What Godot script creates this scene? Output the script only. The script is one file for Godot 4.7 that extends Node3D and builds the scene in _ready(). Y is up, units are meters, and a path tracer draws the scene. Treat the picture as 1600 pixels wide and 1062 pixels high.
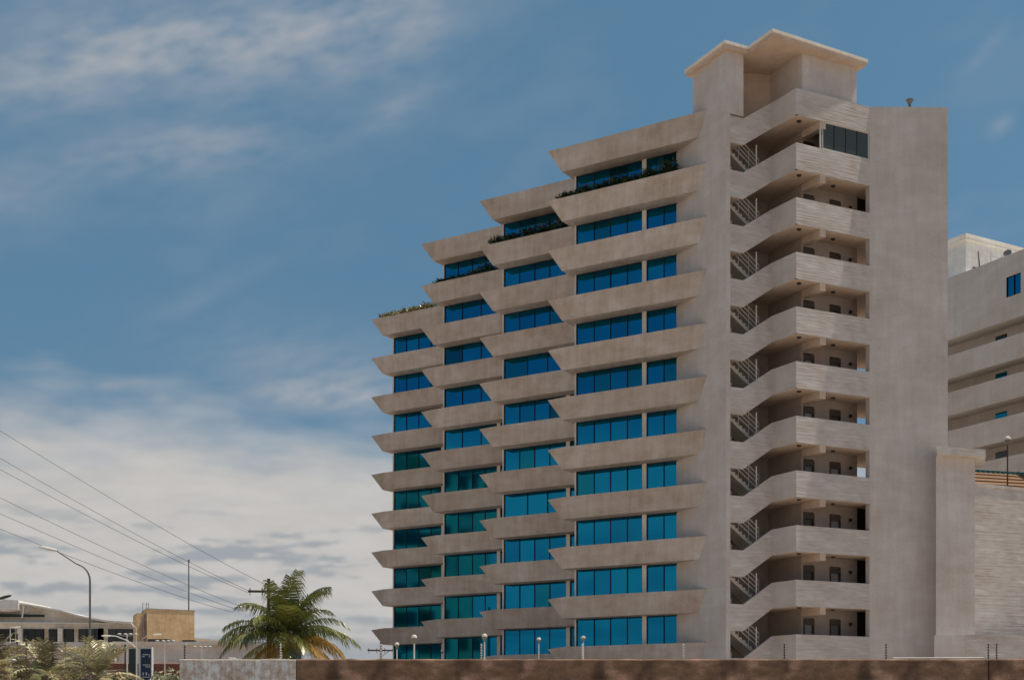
extends Node3D
# Plan coordinates are (x, d): x metres to the right, d metres away from the viewer (world z = -d). Heights are above the eye unless named "abs".

const EYE := 1.7
const UL := Vector2(-.838, .546)      # along the stepped facade, going left and back
const NL := Vector2(-.546, -.838)     # outwards from the stepped facade
const UR := Vector2(.890, .456)       # stair tower axes
const UM := Vector2(-.449, .894)
const CORNER := Vector2(13.0, 83.5)   # front corner of the tall blade wall
const STOREY := 3.3

var org := Vector3.ZERO
var used := {}
var M := {}
var rng := RandomNumberGenerator.new()

# ------------------------------------------------------------------ small helpers
func W(p: Vector2, h: float) -> Vector3: return Vector3(p.x, h + EYE, -p.y)
func q(s: float, m: float) -> Vector2: return CORNER + UR * s + UM * m

func numbered(called: String) -> String:
	var n: int = used.get(called, -1) + 1
	used[called] = n
	return called if n == 0 else "%s_%03d" % [called, n]

func tag(o: Node, label: String, category: String, group := "", kind := "") -> void:
	if label: o.set_meta("label", label)
	if category: o.set_meta("category", category)
	if group: o.set_meta("group", group)
	if kind: o.set_meta("kind", kind)

func thing(called: String, label: String, category: String, at: Vector3, group := "") -> Node3D:
	var o := Node3D.new()
	o.name = numbered(called)
	add_child(o)
	o.position = at
	org = at
	tag(o, label, category, group)
	return o

func st_new() -> SurfaceTool:
	var st := SurfaceTool.new()
	st.begin(Mesh.PRIMITIVE_TRIANGLES)
	return st

func part(called: String, st: SurfaceTool, mat: Material, parent: Node, label := "") -> MeshInstance3D:
	var o := MeshInstance3D.new()
	o.mesh = st.commit()
	o.material_override = mat
	o.name = called if parent != self else numbered(called)
	parent.add_child(o, true)
	if label: o.set_meta("label", label)
	return o

func structure(called: String, st: SurfaceTool, mat: Material) -> MeshInstance3D:
	var o := part(called, st, mat, self)
	o.set_meta("kind", "structure")
	return o

func tri(st: SurfaceTool, a: Vector3, b: Vector3, c: Vector3, out: Vector3) -> void:
	var n := (b - a).cross(c - a)
	if n.length_squared() < 1e-14: return
	n = n.normalized()
	if n.dot(out) < 0: n = -n
	else:
		var t := b; b = c; c = t          # front faces run clockwise
	st.set_normal(n); st.add_vertex(a - org)
	st.set_normal(n); st.add_vertex(b - org)
	st.set_normal(n); st.add_vertex(c - org)

func quad(st: SurfaceTool, a: Vector3, b: Vector3, c: Vector3, d: Vector3, out: Vector3) -> void:
	tri(st, a, b, c, out); tri(st, a, c, d, out)

# a solid between two rings of the same number of corners (lower and upper)
func prism(st: SurfaceTool, lo: Array, hi: Array) -> void:
	var ring := PackedVector2Array()
	for p in hi: ring.append(Vector2(p.x, p.z))
	var area := 0.0
	for i in ring.size(): area += ring[i].cross(ring[(i + 1) % ring.size()])
	var idx := Geometry2D.triangulate_polygon(ring)
	for i in range(0, idx.size(), 3):
		tri(st, hi[idx[i]], hi[idx[i + 1]], hi[idx[i + 2]], Vector3.UP)
	var ring2 := PackedVector2Array()
	for p in lo: ring2.append(Vector2(p.x, p.z))
	idx = Geometry2D.triangulate_polygon(ring2)
	for i in range(0, idx.size(), 3):
		tri(st, lo[idx[i]], lo[idx[i + 1]], lo[idx[i + 2]], Vector3.DOWN)
	for i in lo.size():
		var j := (i + 1) % lo.size()
		var e: Vector3 = hi[j] - hi[i]
		var out := Vector3(e.z, 0, -e.x) * signf(area)
		quad(st, lo[i], lo[j], hi[j], hi[i], out)

func slab(st: SurfaceTool, ring: Array, h0: float, h1: float) -> void:
	var lo := []
	var hi := []
	for p in ring:
		lo.append(W(p, h0)); hi.append(W(p, h1))
	prism(st, lo, hi)

# a straight wall from a to b, thick to its left (negative: right), with its own heights at each end
func wall(st: SurfaceTool, a: Vector2, b: Vector2, thick: float, a0: float, a1: float, b0: float, b1: float) -> void:
	var e := (b - a).normalized()
	var n := Vector2(-e.y, e.x) * thick
	prism(st, [W(a, a0), W(b, b0), W(b + n, b0), W(a + n, a0)], [W(a, a1), W(b, b1), W(b + n, b1), W(a + n, a1)])

func box(st: SurfaceTool, c: Vector2, e: Vector2, len: float, wide: float, h0: float, h1: float) -> void:
	e = e.normalized()
	var n := Vector2(-e.y, e.x)
	var a := e * len * .5
	var b := n * wide * .5
	slab(st, [c - a - b, c + a - b, c + a + b, c - a + b], h0, h1)

func tube(st: SurfaceTool, pts: Array, r0: float, r1: float, sides := 8) -> void:
	var prev := []
	for i in pts.size():
		var p: Vector3 = pts[i]
		var t: Vector3 = (pts[mini(i + 1, pts.size() - 1)] - pts[maxi(i - 1, 0)]).normalized()
		var u := t.cross(Vector3.RIGHT if absf(t.x) < .8 else Vector3.FORWARD).normalized()
		var v := t.cross(u)
		var r := lerpf(r0, r1, float(i) / maxf(1, pts.size() - 1))
		var ring := []
		for k in sides: ring.append(p + (u * cos(TAU * k / sides) + v * sin(TAU * k / sides)) * r)
		if i > 0:
			for k in sides:
				var k2 := (k + 1) % sides
				quad(st, prev[k], prev[k2], ring[k2], ring[k], (ring[k] + ring[k2]) * .5 - p)
		if i == 0 or i == pts.size() - 1:
			for k in range(1, sides - 1): tri(st, ring[0], ring[k], ring[k + 1], t if i else -t)
		prev = ring

# rings of (radius, height) round an upright axis, smooth
func lathe(st: SurfaceTool, at: Vector3, prof: Array, sides := 16) -> void:
	for i in prof.size() - 1:
		var a: Vector2 = prof[i]
		var b: Vector2 = prof[i + 1]
		var sl := Vector2(b.y - a.y, a.x - b.x).normalized()
		for k in sides:
			var t0 := TAU * k / sides
			var t1 := TAU * (k + 1) / sides
			var d0 := Vector3(cos(t0), 0, sin(t0))
			var d1 := Vector3(cos(t1), 0, sin(t1))
			var m := ((d0 + d1) * sl.x + Vector3.UP * 2 * sl.y)
			quad(st, at + d0 * a.x + Vector3.UP * a.y, at + d1 * a.x + Vector3.UP * a.y, at + d1 * b.x + Vector3.UP * b.y, at + d0 * b.x + Vector3.UP * b.y, m)

# ------------------------------------------------------------------ textures and materials
func noise_bytes(seed_: int, w: int, h: int, freq: float, oct: int, size: int) -> PackedByteArray:
	var n := FastNoiseLite.new()
	n.seed = seed_; n.frequency = freq; n.fractal_octaves = oct
	n.noise_type = FastNoiseLite.TYPE_SIMPLEX_SMOOTH
	var im := n.get_seamless_image(w, h)
	im.convert(Image.FORMAT_L8)
	if w != size or h != size: im.resize(size, size, Image.INTERPOLATE_CUBIC)
	return im.get_data()

# layers: [bytes, weight]; a grey picture that multiplies the base colour
func layered(layers: Array, size: int, low := .0, high := 1.25, warm := 0.0) -> ImageTexture:
	var out := PackedByteArray()
	out.resize(size * size * 3)
	for i in size * size:
		var v := 1.0
		for l in layers: v += (float(l[0][i]) / 255.0 - .5) * l[1]
		v = clampf(v, low, high) * .8
		out[i * 3] = int(clampf(v * (1 + warm * (1.0 - v / .8)), 0, 1) * 255)
		out[i * 3 + 1] = int(clampf(v, 0, 1) * 255)
		out[i * 3 + 2] = int(clampf(v * (1 - warm * (1.0 - v / .8)), 0, 1) * 255)
	return ImageTexture.create_from_image(Image.create_from_data(size, size, false, Image.FORMAT_RGB8, out))

func grey(bytes: PackedByteArray, size: int) -> ImageTexture:
	return ImageTexture.create_from_image(Image.create_from_data(size, size, false, Image.FORMAT_L8, bytes))

func lin(r: float, g: float, b: float) -> Color: return Color(r, g, b).linear_to_srgb()

func mat(name_: String, c: Color, rough := .85, metal := 0.0) -> StandardMaterial3D:
	var m := StandardMaterial3D.new()
	m.albedo_color = c; m.roughness = rough; m.metallic = metal
	M[name_] = m
	return m

func painted(name_: String, c: Color, tex: Texture2D, scale: Vector3, relief: Texture2D = null, depth := 0.0, rough := .85) -> StandardMaterial3D:
	c = (c.srgb_to_linear() * 1.62).linear_to_srgb()      # the pictures average about 0.8 in sRGB
	var m := mat(name_, c, rough)
	m.albedo_texture = tex
	m.uv1_triplanar = true; m.uv1_world_triplanar = true; m.uv1_scale = scale
	m.uv1_triplanar_sharpness = 6.0
	if relief:
		m.heightmap_enabled = true; m.heightmap_texture = relief; m.heightmap_scale = depth
	return m

func make_materials() -> void:
	var S := 512
	var big := noise_bytes(3, S, S, .004, 3, S)
	var mid := noise_bytes(4, S, S, .02, 4, S)
	var fine := noise_bytes(5, S, S, .15, 2, S)
	var streak := noise_bytes(6, 48, 512, .045, 3, S)
	var streak2 := noise_bytes(7, 96, 256, .06, 2, S)
	var drip := noise_bytes(8, 512, 40, .05, 3, S)
	var patch := PackedByteArray()
	patch.resize(S * S)
	patch.fill(128)
	var pr := RandomNumberGenerator.new()
	pr.seed = 99
	for i in 16:
		var w := pr.randi_range(50, 190)
		var h := pr.randi_range(16, 80)
		var x0 := pr.randi_range(0, S - w - 1)
		var y0 := pr.randi_range(0, S - h - 1)
		var v := pr.randi_range(85, 165)
		for y in range(y0, y0 + h):
			for x in range(x0, x0 + w): patch[y * S + x] = v
	var joint := PackedByteArray()           # a pour line at every storey
	joint.resize(S * S)
	joint.fill(128)
	for i in 4:
		for x in S:
			joint[(i * S / 4 + 9) * S + x] = 40 if fine[(x * 7) % S] > 90 else 110
			joint[(i * S / 4 + 10) * S + x] = 165
	var smooth_tex := layered([[big, .09], [mid, .06], [fine, .06], [drip, .05], [patch, .13], [streak2, .05], [joint, .16]], S, .6, 1.2, .25)
	var streak_tex := layered([[big, .12], [streak, .10], [streak2, .10], [fine, .12], [patch, .12]], S, .6, 1.22, .2)
	var band_tex := layered([[big, .15], [drip, .10], [mid, .13], [fine, .08], [streak2, .08]], S, .6, 1.2, .3)
	var rough_tex := layered([[big, .25], [mid, .45], [drip, .22], [fine, .45]], S, .35, 1.25, .35)
	var relief := grey(streak, S)
	var grain := grey(mid, S)
	painted("wall", lin(.57, .51, .475), smooth_tex, Vector3.ONE / 13.2, grain, .5)
	painted("streaked", lin(.55, .495, .462), streak_tex, Vector3(1 / 6.0, 1 / 3.6, 1 / 6.0), relief, 1.1)
	painted("band", lin(.50, .424, .375), band_tex, Vector3.ONE / 11.0, grain, .5)
	painted("band_pale", lin(.525, .45, .40), band_tex, Vector3.ONE / 9.3, grain, .5)
	painted("band_dull", lin(.465, .395, .35), band_tex, Vector3.ONE / 12.7, grain, .6)
	painted("gallery", lin(.37, .31, .275), smooth_tex, Vector3.ONE / 9.0)  # darker than the other walls: recess shade is put into this colour
	painted("added_roof_deck", lin(.16, .14, .125), smooth_tex, Vector3.ONE / 5.0)
	painted("soffit", lin(.58, .455, .37), smooth_tex, Vector3.ONE / 9.0)  # ground-bounce warmth and recess shade are put into this colour
	var annex_tex := layered([[big, .14], [streak, .06], [streak2, .11], [fine, .16], [mid, .10], [patch, .08]], S, .6, 1.22, .2)
	painted("annex", lin(.54, .485, .45), annex_tex, Vector3(1 / 9.0, 1 / 4.0, 1 / 9.0), relief, .7)
	painted("white_wall", lin(.78, .73, .66), smooth_tex, Vector3.ONE / 10.0)
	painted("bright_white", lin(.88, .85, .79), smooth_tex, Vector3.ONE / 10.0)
	painted("wing", lin(.60, .545, .495), smooth_tex, Vector3.ONE / 17.0, grain, .4)
	painted("mall", lin(.80, .77, .72), smooth_tex, Vector3.ONE / 8.0)
	painted("pink", lin(.62, .47, .39), smooth_tex, Vector3.ONE / 8.0)
	painted("lilac", lin(.64, .59, .58), smooth_tex, Vector3.ONE / 7.0)
	painted("redbrown", lin(.15, .055, .04), band_tex, Vector3.ONE / 4.0)
	painted("buff", lin(.64, .45, .255), band_tex, Vector3.ONE / 6.0)
	painted("blue_wall", lin(.03, .07, .15), smooth_tex, Vector3.ONE / 6.0)
	painted("added_ochre_block", lin(.41, .40, .29), smooth_tex, Vector3.ONE / 8.0)
	painted("grey_render", lin(.60, .53, .48), rough_tex, Vector3(1 / 3.1, 1 / 3.6, 1 / 3.1), grain, 1.2)
	painted("coping", lin(.42, .36, .31), rough_tex, Vector3.ONE / 2.0)
	painted("ground", lin(.40, .325, .25), smooth_tex, Vector3.ONE / 20.0)
	painted("added_forecourt", lin(.50, .42, .345), band_tex, Vector3.ONE / 7.0)
	painted("asphalt", lin(.055, .053, .05), smooth_tex, Vector3.ONE / 6.0)
	painted("paving", lin(.34, .31, .27), band_tex, Vector3.ONE / 3.0)
	painted("line_paint", lin(.72, .72, .68), band_tex, Vector3.ONE / 3.0)
	painted("bark", lin(.17, .135, .10), rough_tex, Vector3(1 / .9, 1 / .35, 1 / .9), grain, 2.0)
	painted("grass", lin(.07, .10, .035), rough_tex, Vector3.ONE / 3.0)
	# the long brown wall: rust and soot runs over brown render
	var soot := noise_bytes(21, 512, 110, .011, 5, S)
	var rust := noise_bytes(22, 512, 320, .012, 4, S)
	var px := PackedByteArray()
	px.resize(S * S * 3)
	for i in S * S:
		var r := smoothstep(.4, .85, rust[i] / 255.0)
		var k := smoothstep(.45, .95, soot[i] / 255.0)
		var f := .78 + .3 * fine[i] / 255.0 + .44 * mid[i] / 255.0
		var c := Color(.43, .335, .265).lerp(Color(.60, .48, .41), r * .8).lerp(Color(.25, .185, .15), k * .8)
		px[i * 3] = int(clampf(c.r * f, 0, 1) * 255); px[i * 3 + 1] = int(clampf(c.g * f, 0, 1) * 255); px[i * 3 + 2] = int(clampf(c.b * f, 0, 1) * 255)
	var bm := mat("brown_render", Color(1, 1, 1), .9)
	bm.albedo_texture = ImageTexture.create_from_image(Image.create_from_data(S, S, false, Image.FORMAT_RGB8, px))
	bm.uv1_triplanar = true; bm.uv1_world_triplanar = true; bm.uv1_scale = Vector3(1 / 8.7, 1 / 4.0, 1 / 8.7)
	bm.heightmap_enabled = true; bm.heightmap_texture = grain; bm.heightmap_scale = 1.0
	# mirror glass in a few shades
	mat("glass", lin(.007, .198, .365), .045, 1.0)
	mat("glass_deep", lin(.007, .172, .33), .06, 1.0)
	mat("glass_teal", lin(.008, .165, .25), .05, 1.0)
	mat("glass_blind", lin(.008, .10, .16), .12, 1.0)
	mat("frame", lin(.012, .016, .022), .45, .3)
	mat("white_frame", lin(.62, .60, .56), .5)
	var g := mat("grey_glass", lin(.065, .075, .07), .12)
	g.metallic_specular = .35
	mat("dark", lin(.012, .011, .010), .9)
	mat("door_frame", lin(.055, .038, .028), .6)
	mat("door_leaf", lin(.26, .25, .235), .55)
	mat("door_grey", lin(.14, .14, .13), .5)
	mat("door_dark", lin(.07, .055, .045), .55)
	mat("handrail", lin(.66, .64, .60), .5)
	mat("lamp_dark", lin(.02, .018, .016), .5)
	mat("steel", lin(.20, .20, .20), .45, .7)
	mat("dark_steel", lin(.03, .03, .032), .5, .4)
	mat("white_metal", lin(.68, .68, .66), .4)
	mat("lamp_grey", lin(.36, .36, .35), .5)
	mat("cable", lin(.12, .12, .13), .7)
	mat("timber", lin(.09, .055, .032), .85)
	mat("tile_brown", lin(.20, .105, .05), .8)
	mat("teal_paint", lin(.03, .16, .17), .6)
	mat("sign_blue", lin(.010, .032, .085), .4)
	mat("sign_green", lin(.03, .05, .045), .5)
	mat("sign_white", lin(.62, .64, .66), .5)
	mat("globe", lin(.70, .66, .58), .25)
	mat("globe_cup", lin(.17, .15, .13), .5)
	mat("insulator", lin(.75, .73, .70), .4)
	mat("dish", lin(.20, .20, .18), .6)
	mat("window_dark", lin(.025, .032, .036), .12)
	var cl := mat("clear_glass", Color(.55, .75, .72, .16), .03)
	cl.transparency = BaseMaterial3D.TRANSPARENCY_ALPHA
	for d in [["palm", Vector3(.135, .15, .038)], ["palm_old", Vector3(.34, .20, .035)], ["dusty", Vector3(.32, .29, .165)], ["hedge", Vector3(.026, .048, .015)], ["flower", Vector3(.20, .17, .05)], ["young", Vector3(.16, .22, .035)], ["pale", Vector3(.36, .36, .24)]]:
		var m := mat(d[0], Color.WHITE, .34)
		m.vertex_color_use_as_albedo = true
		m.backlight_enabled = true
		m.backlight = Color(.6, .6, .6)
		m.set_meta("base", d[1])

# ------------------------------------------------------------------ the sky, as a function of direction (degrees)
var n1 := FastNoiseLite.new()
var n2 := FastNoiseLite.new()
var n3 := FastNoiseLite.new()
# wisps of cirrus: azimuth, elevation, half length, half width, tilt, strength
var wisps := [
	[-19.5, 23.6, 4.2, 1.1, 14.0, .42], [-15.0, 25.2, 3.6, .9, 10.0, .50], [-9.5, 25.6, 4.0, 1.2, 5.0, .40], [-7.0, 27.0, 4.5, 1.0, 12.0, .30],
	[-4.5, 26.5, 2.2, 1.2, 22.0, .34], [-12.0, 22.0, 3.0, .75, 8.0, .34], [-15.2, 21.6, 2.6, .55, 12.0, .34], [-20.6, 19.6, 1.8, .8, 10.0, .34], [-4.6, 23.8, 1.8, .5, 25.0, .26],
	[-12.0, 17.0, 2.4, .45, 28.0, .16], [-13.0, 25.5, 11.0, 3.0, 8.0, .22], [-13.0, 21.0, 7.0, 2.0, 8.0, .10], [-9.0, 14.6, 5.0, 1.4, 3.0, .22], [-20.0, 27.5, 4.5, 1.2, 6.0, .40], [19.6, 22.0, .45, .28, 30.0, .35], [19.0, 24.6, .9, .25, 40.0, .22], [-8.5, 13.2, 3.0, .9, 4.0, .45], [-16.0, 13.2, 1.6, .3, 2.0, .22], [-6.3, 13.1, 2.7, .62, 4.0, .62], [-16.3, 13.0, .5, .16, 3.0, .45], [-14.3, 12.75, .4, .2, 3.0, .45], [-15.0, 11.6, 3.0, .5, 2.0, .3], [-4.0, 14.6, 2.0, .3, 12.0, .25],
]

func sky_at(az: float, el: float) -> Color:
	if az > 180.0: az -= 360.0
	if absf(az) > 150.0:             # join the two ends softly behind the viewer
		var s := signf(az)
		return air_at(az, el).lerp(air_at(az - 360.0 * s, el), .5 * smoothstep(150.0, 180.0, absf(az)))
	return air_at(az, el)

func air_at(az: float, el: float) -> Color:
	var c := Color(.086, .196, .325).lerp(Color(.165, .305, .43), exp(-maxf(el, 0) / 12.0))
	c = c.lerp(Color(.03, .10, .22), smoothstep(28.0, 85.0, el) * .8)
	# the air is a little brighter towards the sun, on the right
	c = c.lerp(c * 1.28 + Color(.012, .012, .008), smoothstep(-5.0, 60.0, az) * smoothstep(170.0, 90.0, absf(az)))
	var w := 0.0
	var ragged := .5 + .8 * n1.get_noise_2d(az * 2.0 + el, (el - az * .27) * 6.5) + .42 * n1.get_noise_2d(az * 5.5 + el * 3.0 + 50.0, (el - az * .27) * 19.0)
	for k in wisps:
		var dx: float = az - k[0]
		var dy: float = el - k[1]
		if absf(dx) > k[2] * 3.0: continue
		var t := deg_to_rad(k[4])
		var u: float = (dx * cos(t) + dy * sin(t)) / k[2]
		var v: float = (-dx * sin(t) + dy * cos(t)) / k[3]
		w += k[5] * .78 * exp(-(u * u + v * v) * .9) * clampf(.38 + ragged * .75, 0, 1.4)
	# thin cirrus over the rest of the sky
	var far := smoothstep(24.0, 40.0, absf(az)) + smoothstep(30.0, 40.0, el)
	w += .45 * clampf(far, 0, 1) * smoothstep(.05, .55, n2.get_noise_2d(az * 1.2, el * 3.4 - az * .5)) * clampf(ragged * 1.3, 0, 1)
	w += .07 * smoothstep(-.1, .6, n2.get_noise_2d(az * 2.0 + 90.0, el * 5.0 - az * .9)) 
	c = c.lerp(Color(.46, .46, .47), clampf(w, 0, .8))
	# the bank of cloud low over the horizon
	var edge := 10.5 + .9 * n2.get_noise_2d(az * 1.6, 7.0 + el * 2.0) + 1.3 * n1.get_noise_2d(az * 1.6 + 40.0, el * 5.5) - 2.0 * smoothstep(-14.0, 4.0, az) * smoothstep(60.0, 20.0, az)
	var bank := smoothstep(edge + 3.2, edge - 1.5, el)
	var pale := Color(.575, .55, .52).lerp(Color(.40, .45, .50), .55 * smoothstep(8.0, 12.0, el) * smoothstep(-.35, .4, n2.get_noise_2d(az * 1.4 + 20.0, el * 4.0)))
	pale *= 1.0 + .06 * n1.get_noise_2d(az * 2.2 + 70.0, el * 8.0) + .04 * n1.get_noise_2d(az * 6.0, el * 24.0)
	c = c.lerp(pale, bank * .94)
	# grey undersides in rows inside the bank
	var rows := n3.get_noise_2d(az * 2.3, el * 17.0) + .45 * n1.get_noise_2d(az * 5.0 + 11.0, el * 26.0)
	var g := smoothstep(.02, .42, rows) * smoothstep(9.2, 6.8, el) * smoothstep(-3.0, 1.5, el)
	g = maxf(g, .85 * smoothstep(5.2, 3.0, el + .8 * n1.get_noise_2d(az * 3.0, el * 10.0)) * smoothstep(-.6, .1, rows))
	c = c.lerp(Color(.335, .365, .395), g * bank * .95)
	return c

func make_sky() -> ImageTexture:
	n1.seed = 12; n1.frequency = .11; n1.fractal_octaves = 4
	n2.seed = 5; n2.frequency = .05; n2.fractal_octaves = 4
	n3.seed = 31; n3.frequency = .06; n3.fractal_octaves = 3
	var wide := 4096
	var im := Image.create_empty(1024, 512, false, Image.FORMAT_RGBF)
	for y in 512:
		var el := 90.0 - (y + .5) * 180.0 / 512
		for x in 1024:
			im.set_pixel(x, y, sky_at((x + .5) * 360.0 / 1024, el) if el > -1.0 else Color(.28, .25, .22))
	im.resize(wide, wide / 2, Image.INTERPOLATE_CUBIC)
	var k := wide / 360.0
	var y0 := int((90 - 34) * k)
	var y1 := int((90 + 1) * k)
	for y in range(y0, y1):
		for x in range(-int(26 * k), int(26 * k)):
			im.set_pixel(posmod(x, wide), y, sky_at((x + .5) / k, 90.0 - (y + .5) / k))
	return ImageTexture.create_from_image(im)

# ------------------------------------------------------------------ main
func _ready() -> void:
	rng.seed = 7
	var cam := Camera3D.new()
	cam.name = "camera"
	add_child(cam)
	cam.position = Vector3(0, EYE, 0)
	cam.near = .1
	cam.set_frustum(.1 * 1062.0 / 2150.0, Vector2(0, .1 * 589.0 / 2150.0), .1, 3000.0)
	cam.current = true
	var env := Environment.new()
	env.background_mode = Environment.BG_SKY
	var sky := Sky.new()
	var pano := PanoramaSkyMaterial.new()
	pano.panorama = make_sky()
	sky.sky_material = pano
	env.sky = sky
	env.tonemap_mode = Environment.TONE_MAPPER_LINEAR
	env.tonemap_exposure = 1.0
	env.sdfgi_enabled = true; env.ssao_enabled = true; env.ssil_enabled = true
	var we := WorldEnvironment.new()
	we.name = "world_environment"
	we.environment = env
	add_child(we)
	var sun := DirectionalLight3D.new()
	sun.name = "sun"
	sun.light_energy = 1.5
	sun.light_color = Color(1, .95, .87)
	sun.light_angular_distance = .5
	sun.shadow_enabled = true
	add_child(sun)
	# the sun stands high on the right, a little behind the building
	var to_sun := Vector3(1.0, 0, -.27).normalized() * cos(deg_to_rad(70)) + Vector3.UP * sin(deg_to_rad(70))
	sun.look_at_from_position(to_sun * 50, Vector3.ZERO)

	make_materials()
	ground()
	office_tower()
	annex_building()
	neighbour_wing()
	left_buildings()
	reflected_block()
	boundary_wall()
	terrace_plants()
	coconut_palm()
	street_things()
	low_plants()

func ground() -> void:
	org = Vector3.ZERO
	var st := st_new()
	quad(st, Vector3(-1500, 0, 1500), Vector3(1500, 0, 1500), Vector3(1500, 0, -1500), Vector3(-1500, 0, -1500), Vector3.UP)
	structure("ground", st, M.ground)
	st = st_new()
	quad(st, Vector3(-300, .004, -20), Vector3(300, .004, -20), Vector3(300, .004, -34), Vector3(-300, .004, -34), Vector3.UP)
	structure("road", st, M.asphalt)
	st = st_new()
	for i in 60:
		var x := -120.0 + i * 4.0
		quad(st, Vector3(x, .008, -26.93), Vector3(x + 2, .008, -26.93), Vector3(x + 2, .008, -27.07), Vector3(x, .008, -27.07), Vector3.UP)
	structure("road_markings", st, M.line_paint)
	st = st_new()
	quad(st, Vector3(-60, .004, -46), Vector3(60, .004, -46), Vector3(60, .004, -170), Vector3(-60, .004, -170), Vector3.UP)
	structure("added_forecourt", st, M.added_forecourt)  # unseen pale sheet, added to throw warm bounce onto the tower
	st = st_new()
	slab(st, [Vector2(-300, 34.0), Vector2(300, 34.0), Vector2(300, 38.0), Vector2(-300, 38.0)], -EYE, -EYE + .13)
	structure("pavement", st, M.paving)

# ------------------------------------------------------------------ the stepped tower
func office_tower() -> void:
	var t := thing("office_tower", "tall beige office tower with stepped balcony bands, blue mirror windows and an open stair", "building", Vector3(13, 0, -88))
	# tip of the top band, height of the top band, length, first band, pane edges (in metres from the glass corner), facade step
	var wide := [.23, 1.9, 3.7, 5.22]
	block(t, Vector2(2.43, 91.6), 37.64, 11.65, 0, [[.43, 1.75, 2.99, 4.25, 5.36], [5.73, 6.93, 8.1]], [], [])
	block(t, Vector2(-2.30, 99.9), 37.45, 9.68, 0, [[.22, 1.52, 2.81, 4.09, 5.48], [5.85, 7.1, 8.6]], [[.22, 2.2, 3.9, 5.48], [5.85, 7.1, 8.6]], [3, 6])
	block(t, Vector2(-7.10, 108.65), 37.35, 9.83, 0, [[.23, 1.51, 2.87, 4.08, 5.22], [5.58, 7.2, 8.9]], [wide, [5.58, 7.2, 8.9]], [1, 2, 3, 4])
	block(t, Vector2(-11.94, 117.5), 37.25, 9.92, 1, [[.31, 1.59, 2.89, 4.17, 5.3], [5.7, 7.2, 8.9]], [], [])
	# solid bodies behind the glass
	var tips := [[Vector2(2.43, 91.6), 37.64, 0.0, 1.09], [Vector2(-2.30, 99.9), 37.45, 9.62, .88], [Vector2(-7.10, 108.65), 37.35, 9.83, .89], [Vector2(-11.94, 117.5), 33.95, 9.92, .97]]
	for i in 4:
		var T: Vector2 = tips[i][0]
		var h: float = tips[i][1]
		var st := st_new()
		if i == 0:
			slab(st, [pt(T, tips[i][3], -1.79), q(.15, 5.45), q(.15, 10), pt(T, tips[i][3], -11)], -EYE - .2, h - .35)
		else:
			slab(st, [pt(T, tips[i][3], -1.79), pt(T, tips[i][2] - .02, -1.79), pt(T, tips[i][2] - .02, -9), pt(T, tips[i][3], -9)], -EYE - .2, h - .35)
		part("block_wall", st, M.wall, t)
	# glass wind screen on the lowest roof terrace
	var gs := st_new()
	var TA := Vector2(-11.94, 117.5)
	wall(gs, pt(TA, 6.1, -.5), pt(TA, 6.1, -3.0), .02, 33.9, 36.4, 33.9, 36.4)
	part("glass_screen", gs, M.clear_glass, t)
	stair_tower(t)

func pt(T: Vector2, along: float, out: float) -> Vector2: return T - UL * along + NL * out

func block(t: Node3D, T: Vector2, top: float, W_: float, first: int, groups: Array, alt: Array, alt_floors: Array) -> void:
	for j in range(first, 12):
		var h := top - STOREY * j
		var st := st_new()
		var b := h - 1.38
		var joined := 1.0 if W_ > 11 else 0.0
		prism(st,
			[W(pt(T, .78, -.45), b), W(pt(T, 1.6, -.45), b), W(pt(T, W_, -.45), b), W(pt(T, W_ - .55 * joined, -2.3), b), W(pt(T, .78, -2.3), b)],
			[W(pt(T, .16, .36), h - .15), W(pt(T, 1.25, 0), h), W(pt(T, W_, 0), h), W(pt(T, W_ - .55 * joined, -2.3), h), W(pt(T, .16, -2.3), h)])
		part("balcony_band", st, [M.band, M.band_pale, M.band, M.band_dull][rng.randi() % 4], t)
		if h < 2: continue
		# windows of the floor below this band
		var gl: Array = alt if j in alt_floors else groups
		var z0 := h - STOREY - .45
		var z1 := b + .012
		for gi in gl.size():
			var e: Array = gl[gi]
			var fr := st_new()
			for x in e:
				var a := pt(T, .78 + x - .028, -1.665)
				wall(fr, a, a - UL * .056, .08, z0, z1, z0, z1)
			for z in [z1 - .07, z0]:
				wall(fr, pt(T, .78 + e[0], -1.662), pt(T, .78 + e[-1], -1.662), .07, z, z + .07, z, z + .07)
			var win := part("window", fr, M.frame, t)
			for i in e.size() - 1:
				var ps := st_new()
				var t1 := rng.randf_range(-.008, .008)
				var t2 := rng.randf_range(-.006, .006)
				var w: float = e[i + 1] - e[i] - .05
				var a := pt(T, .78 + e[i] + .025, -1.71 + t1 * w)
				var c := pt(T, .78 + e[i + 1] - .025, -1.71 - t1 * w)
				var a2 := a + NL * t2
				var c2 := c + NL * t2
				var back := -NL * .03
				prism(ps, [W(a, z0), W(c, z0), W(c + back, z0), W(a + back, z0)], [W(a2, z1), W(c2, z1), W(c2 + back, z1), W(a2 + back, z1)])
				var pick := rng.randf()
				part("pane", ps, M.glass if pick < .66 else (M.glass_deep if pick < .93 else (M.glass_teal if pick < .975 else M.glass_blind)), win)
		# pale columns between the windows and at the glass corner
		var cols := [[gl[0][0] - .14, gl[0][0] - .03], [gl[0][-1] + .03, gl[1][0] - .03]]
		if W_ > 11: cols.append([gl[1][-1] + .03, 8.75])
		for c in cols:
			var cs := st_new()
			wall(cs, pt(T, .78 + c[0], -1.60), pt(T, .78 + c[1], -1.60), .18, z0, z1 - .014, z0, z1 - .014)
			part("column", cs, M.white_wall, t)

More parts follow.
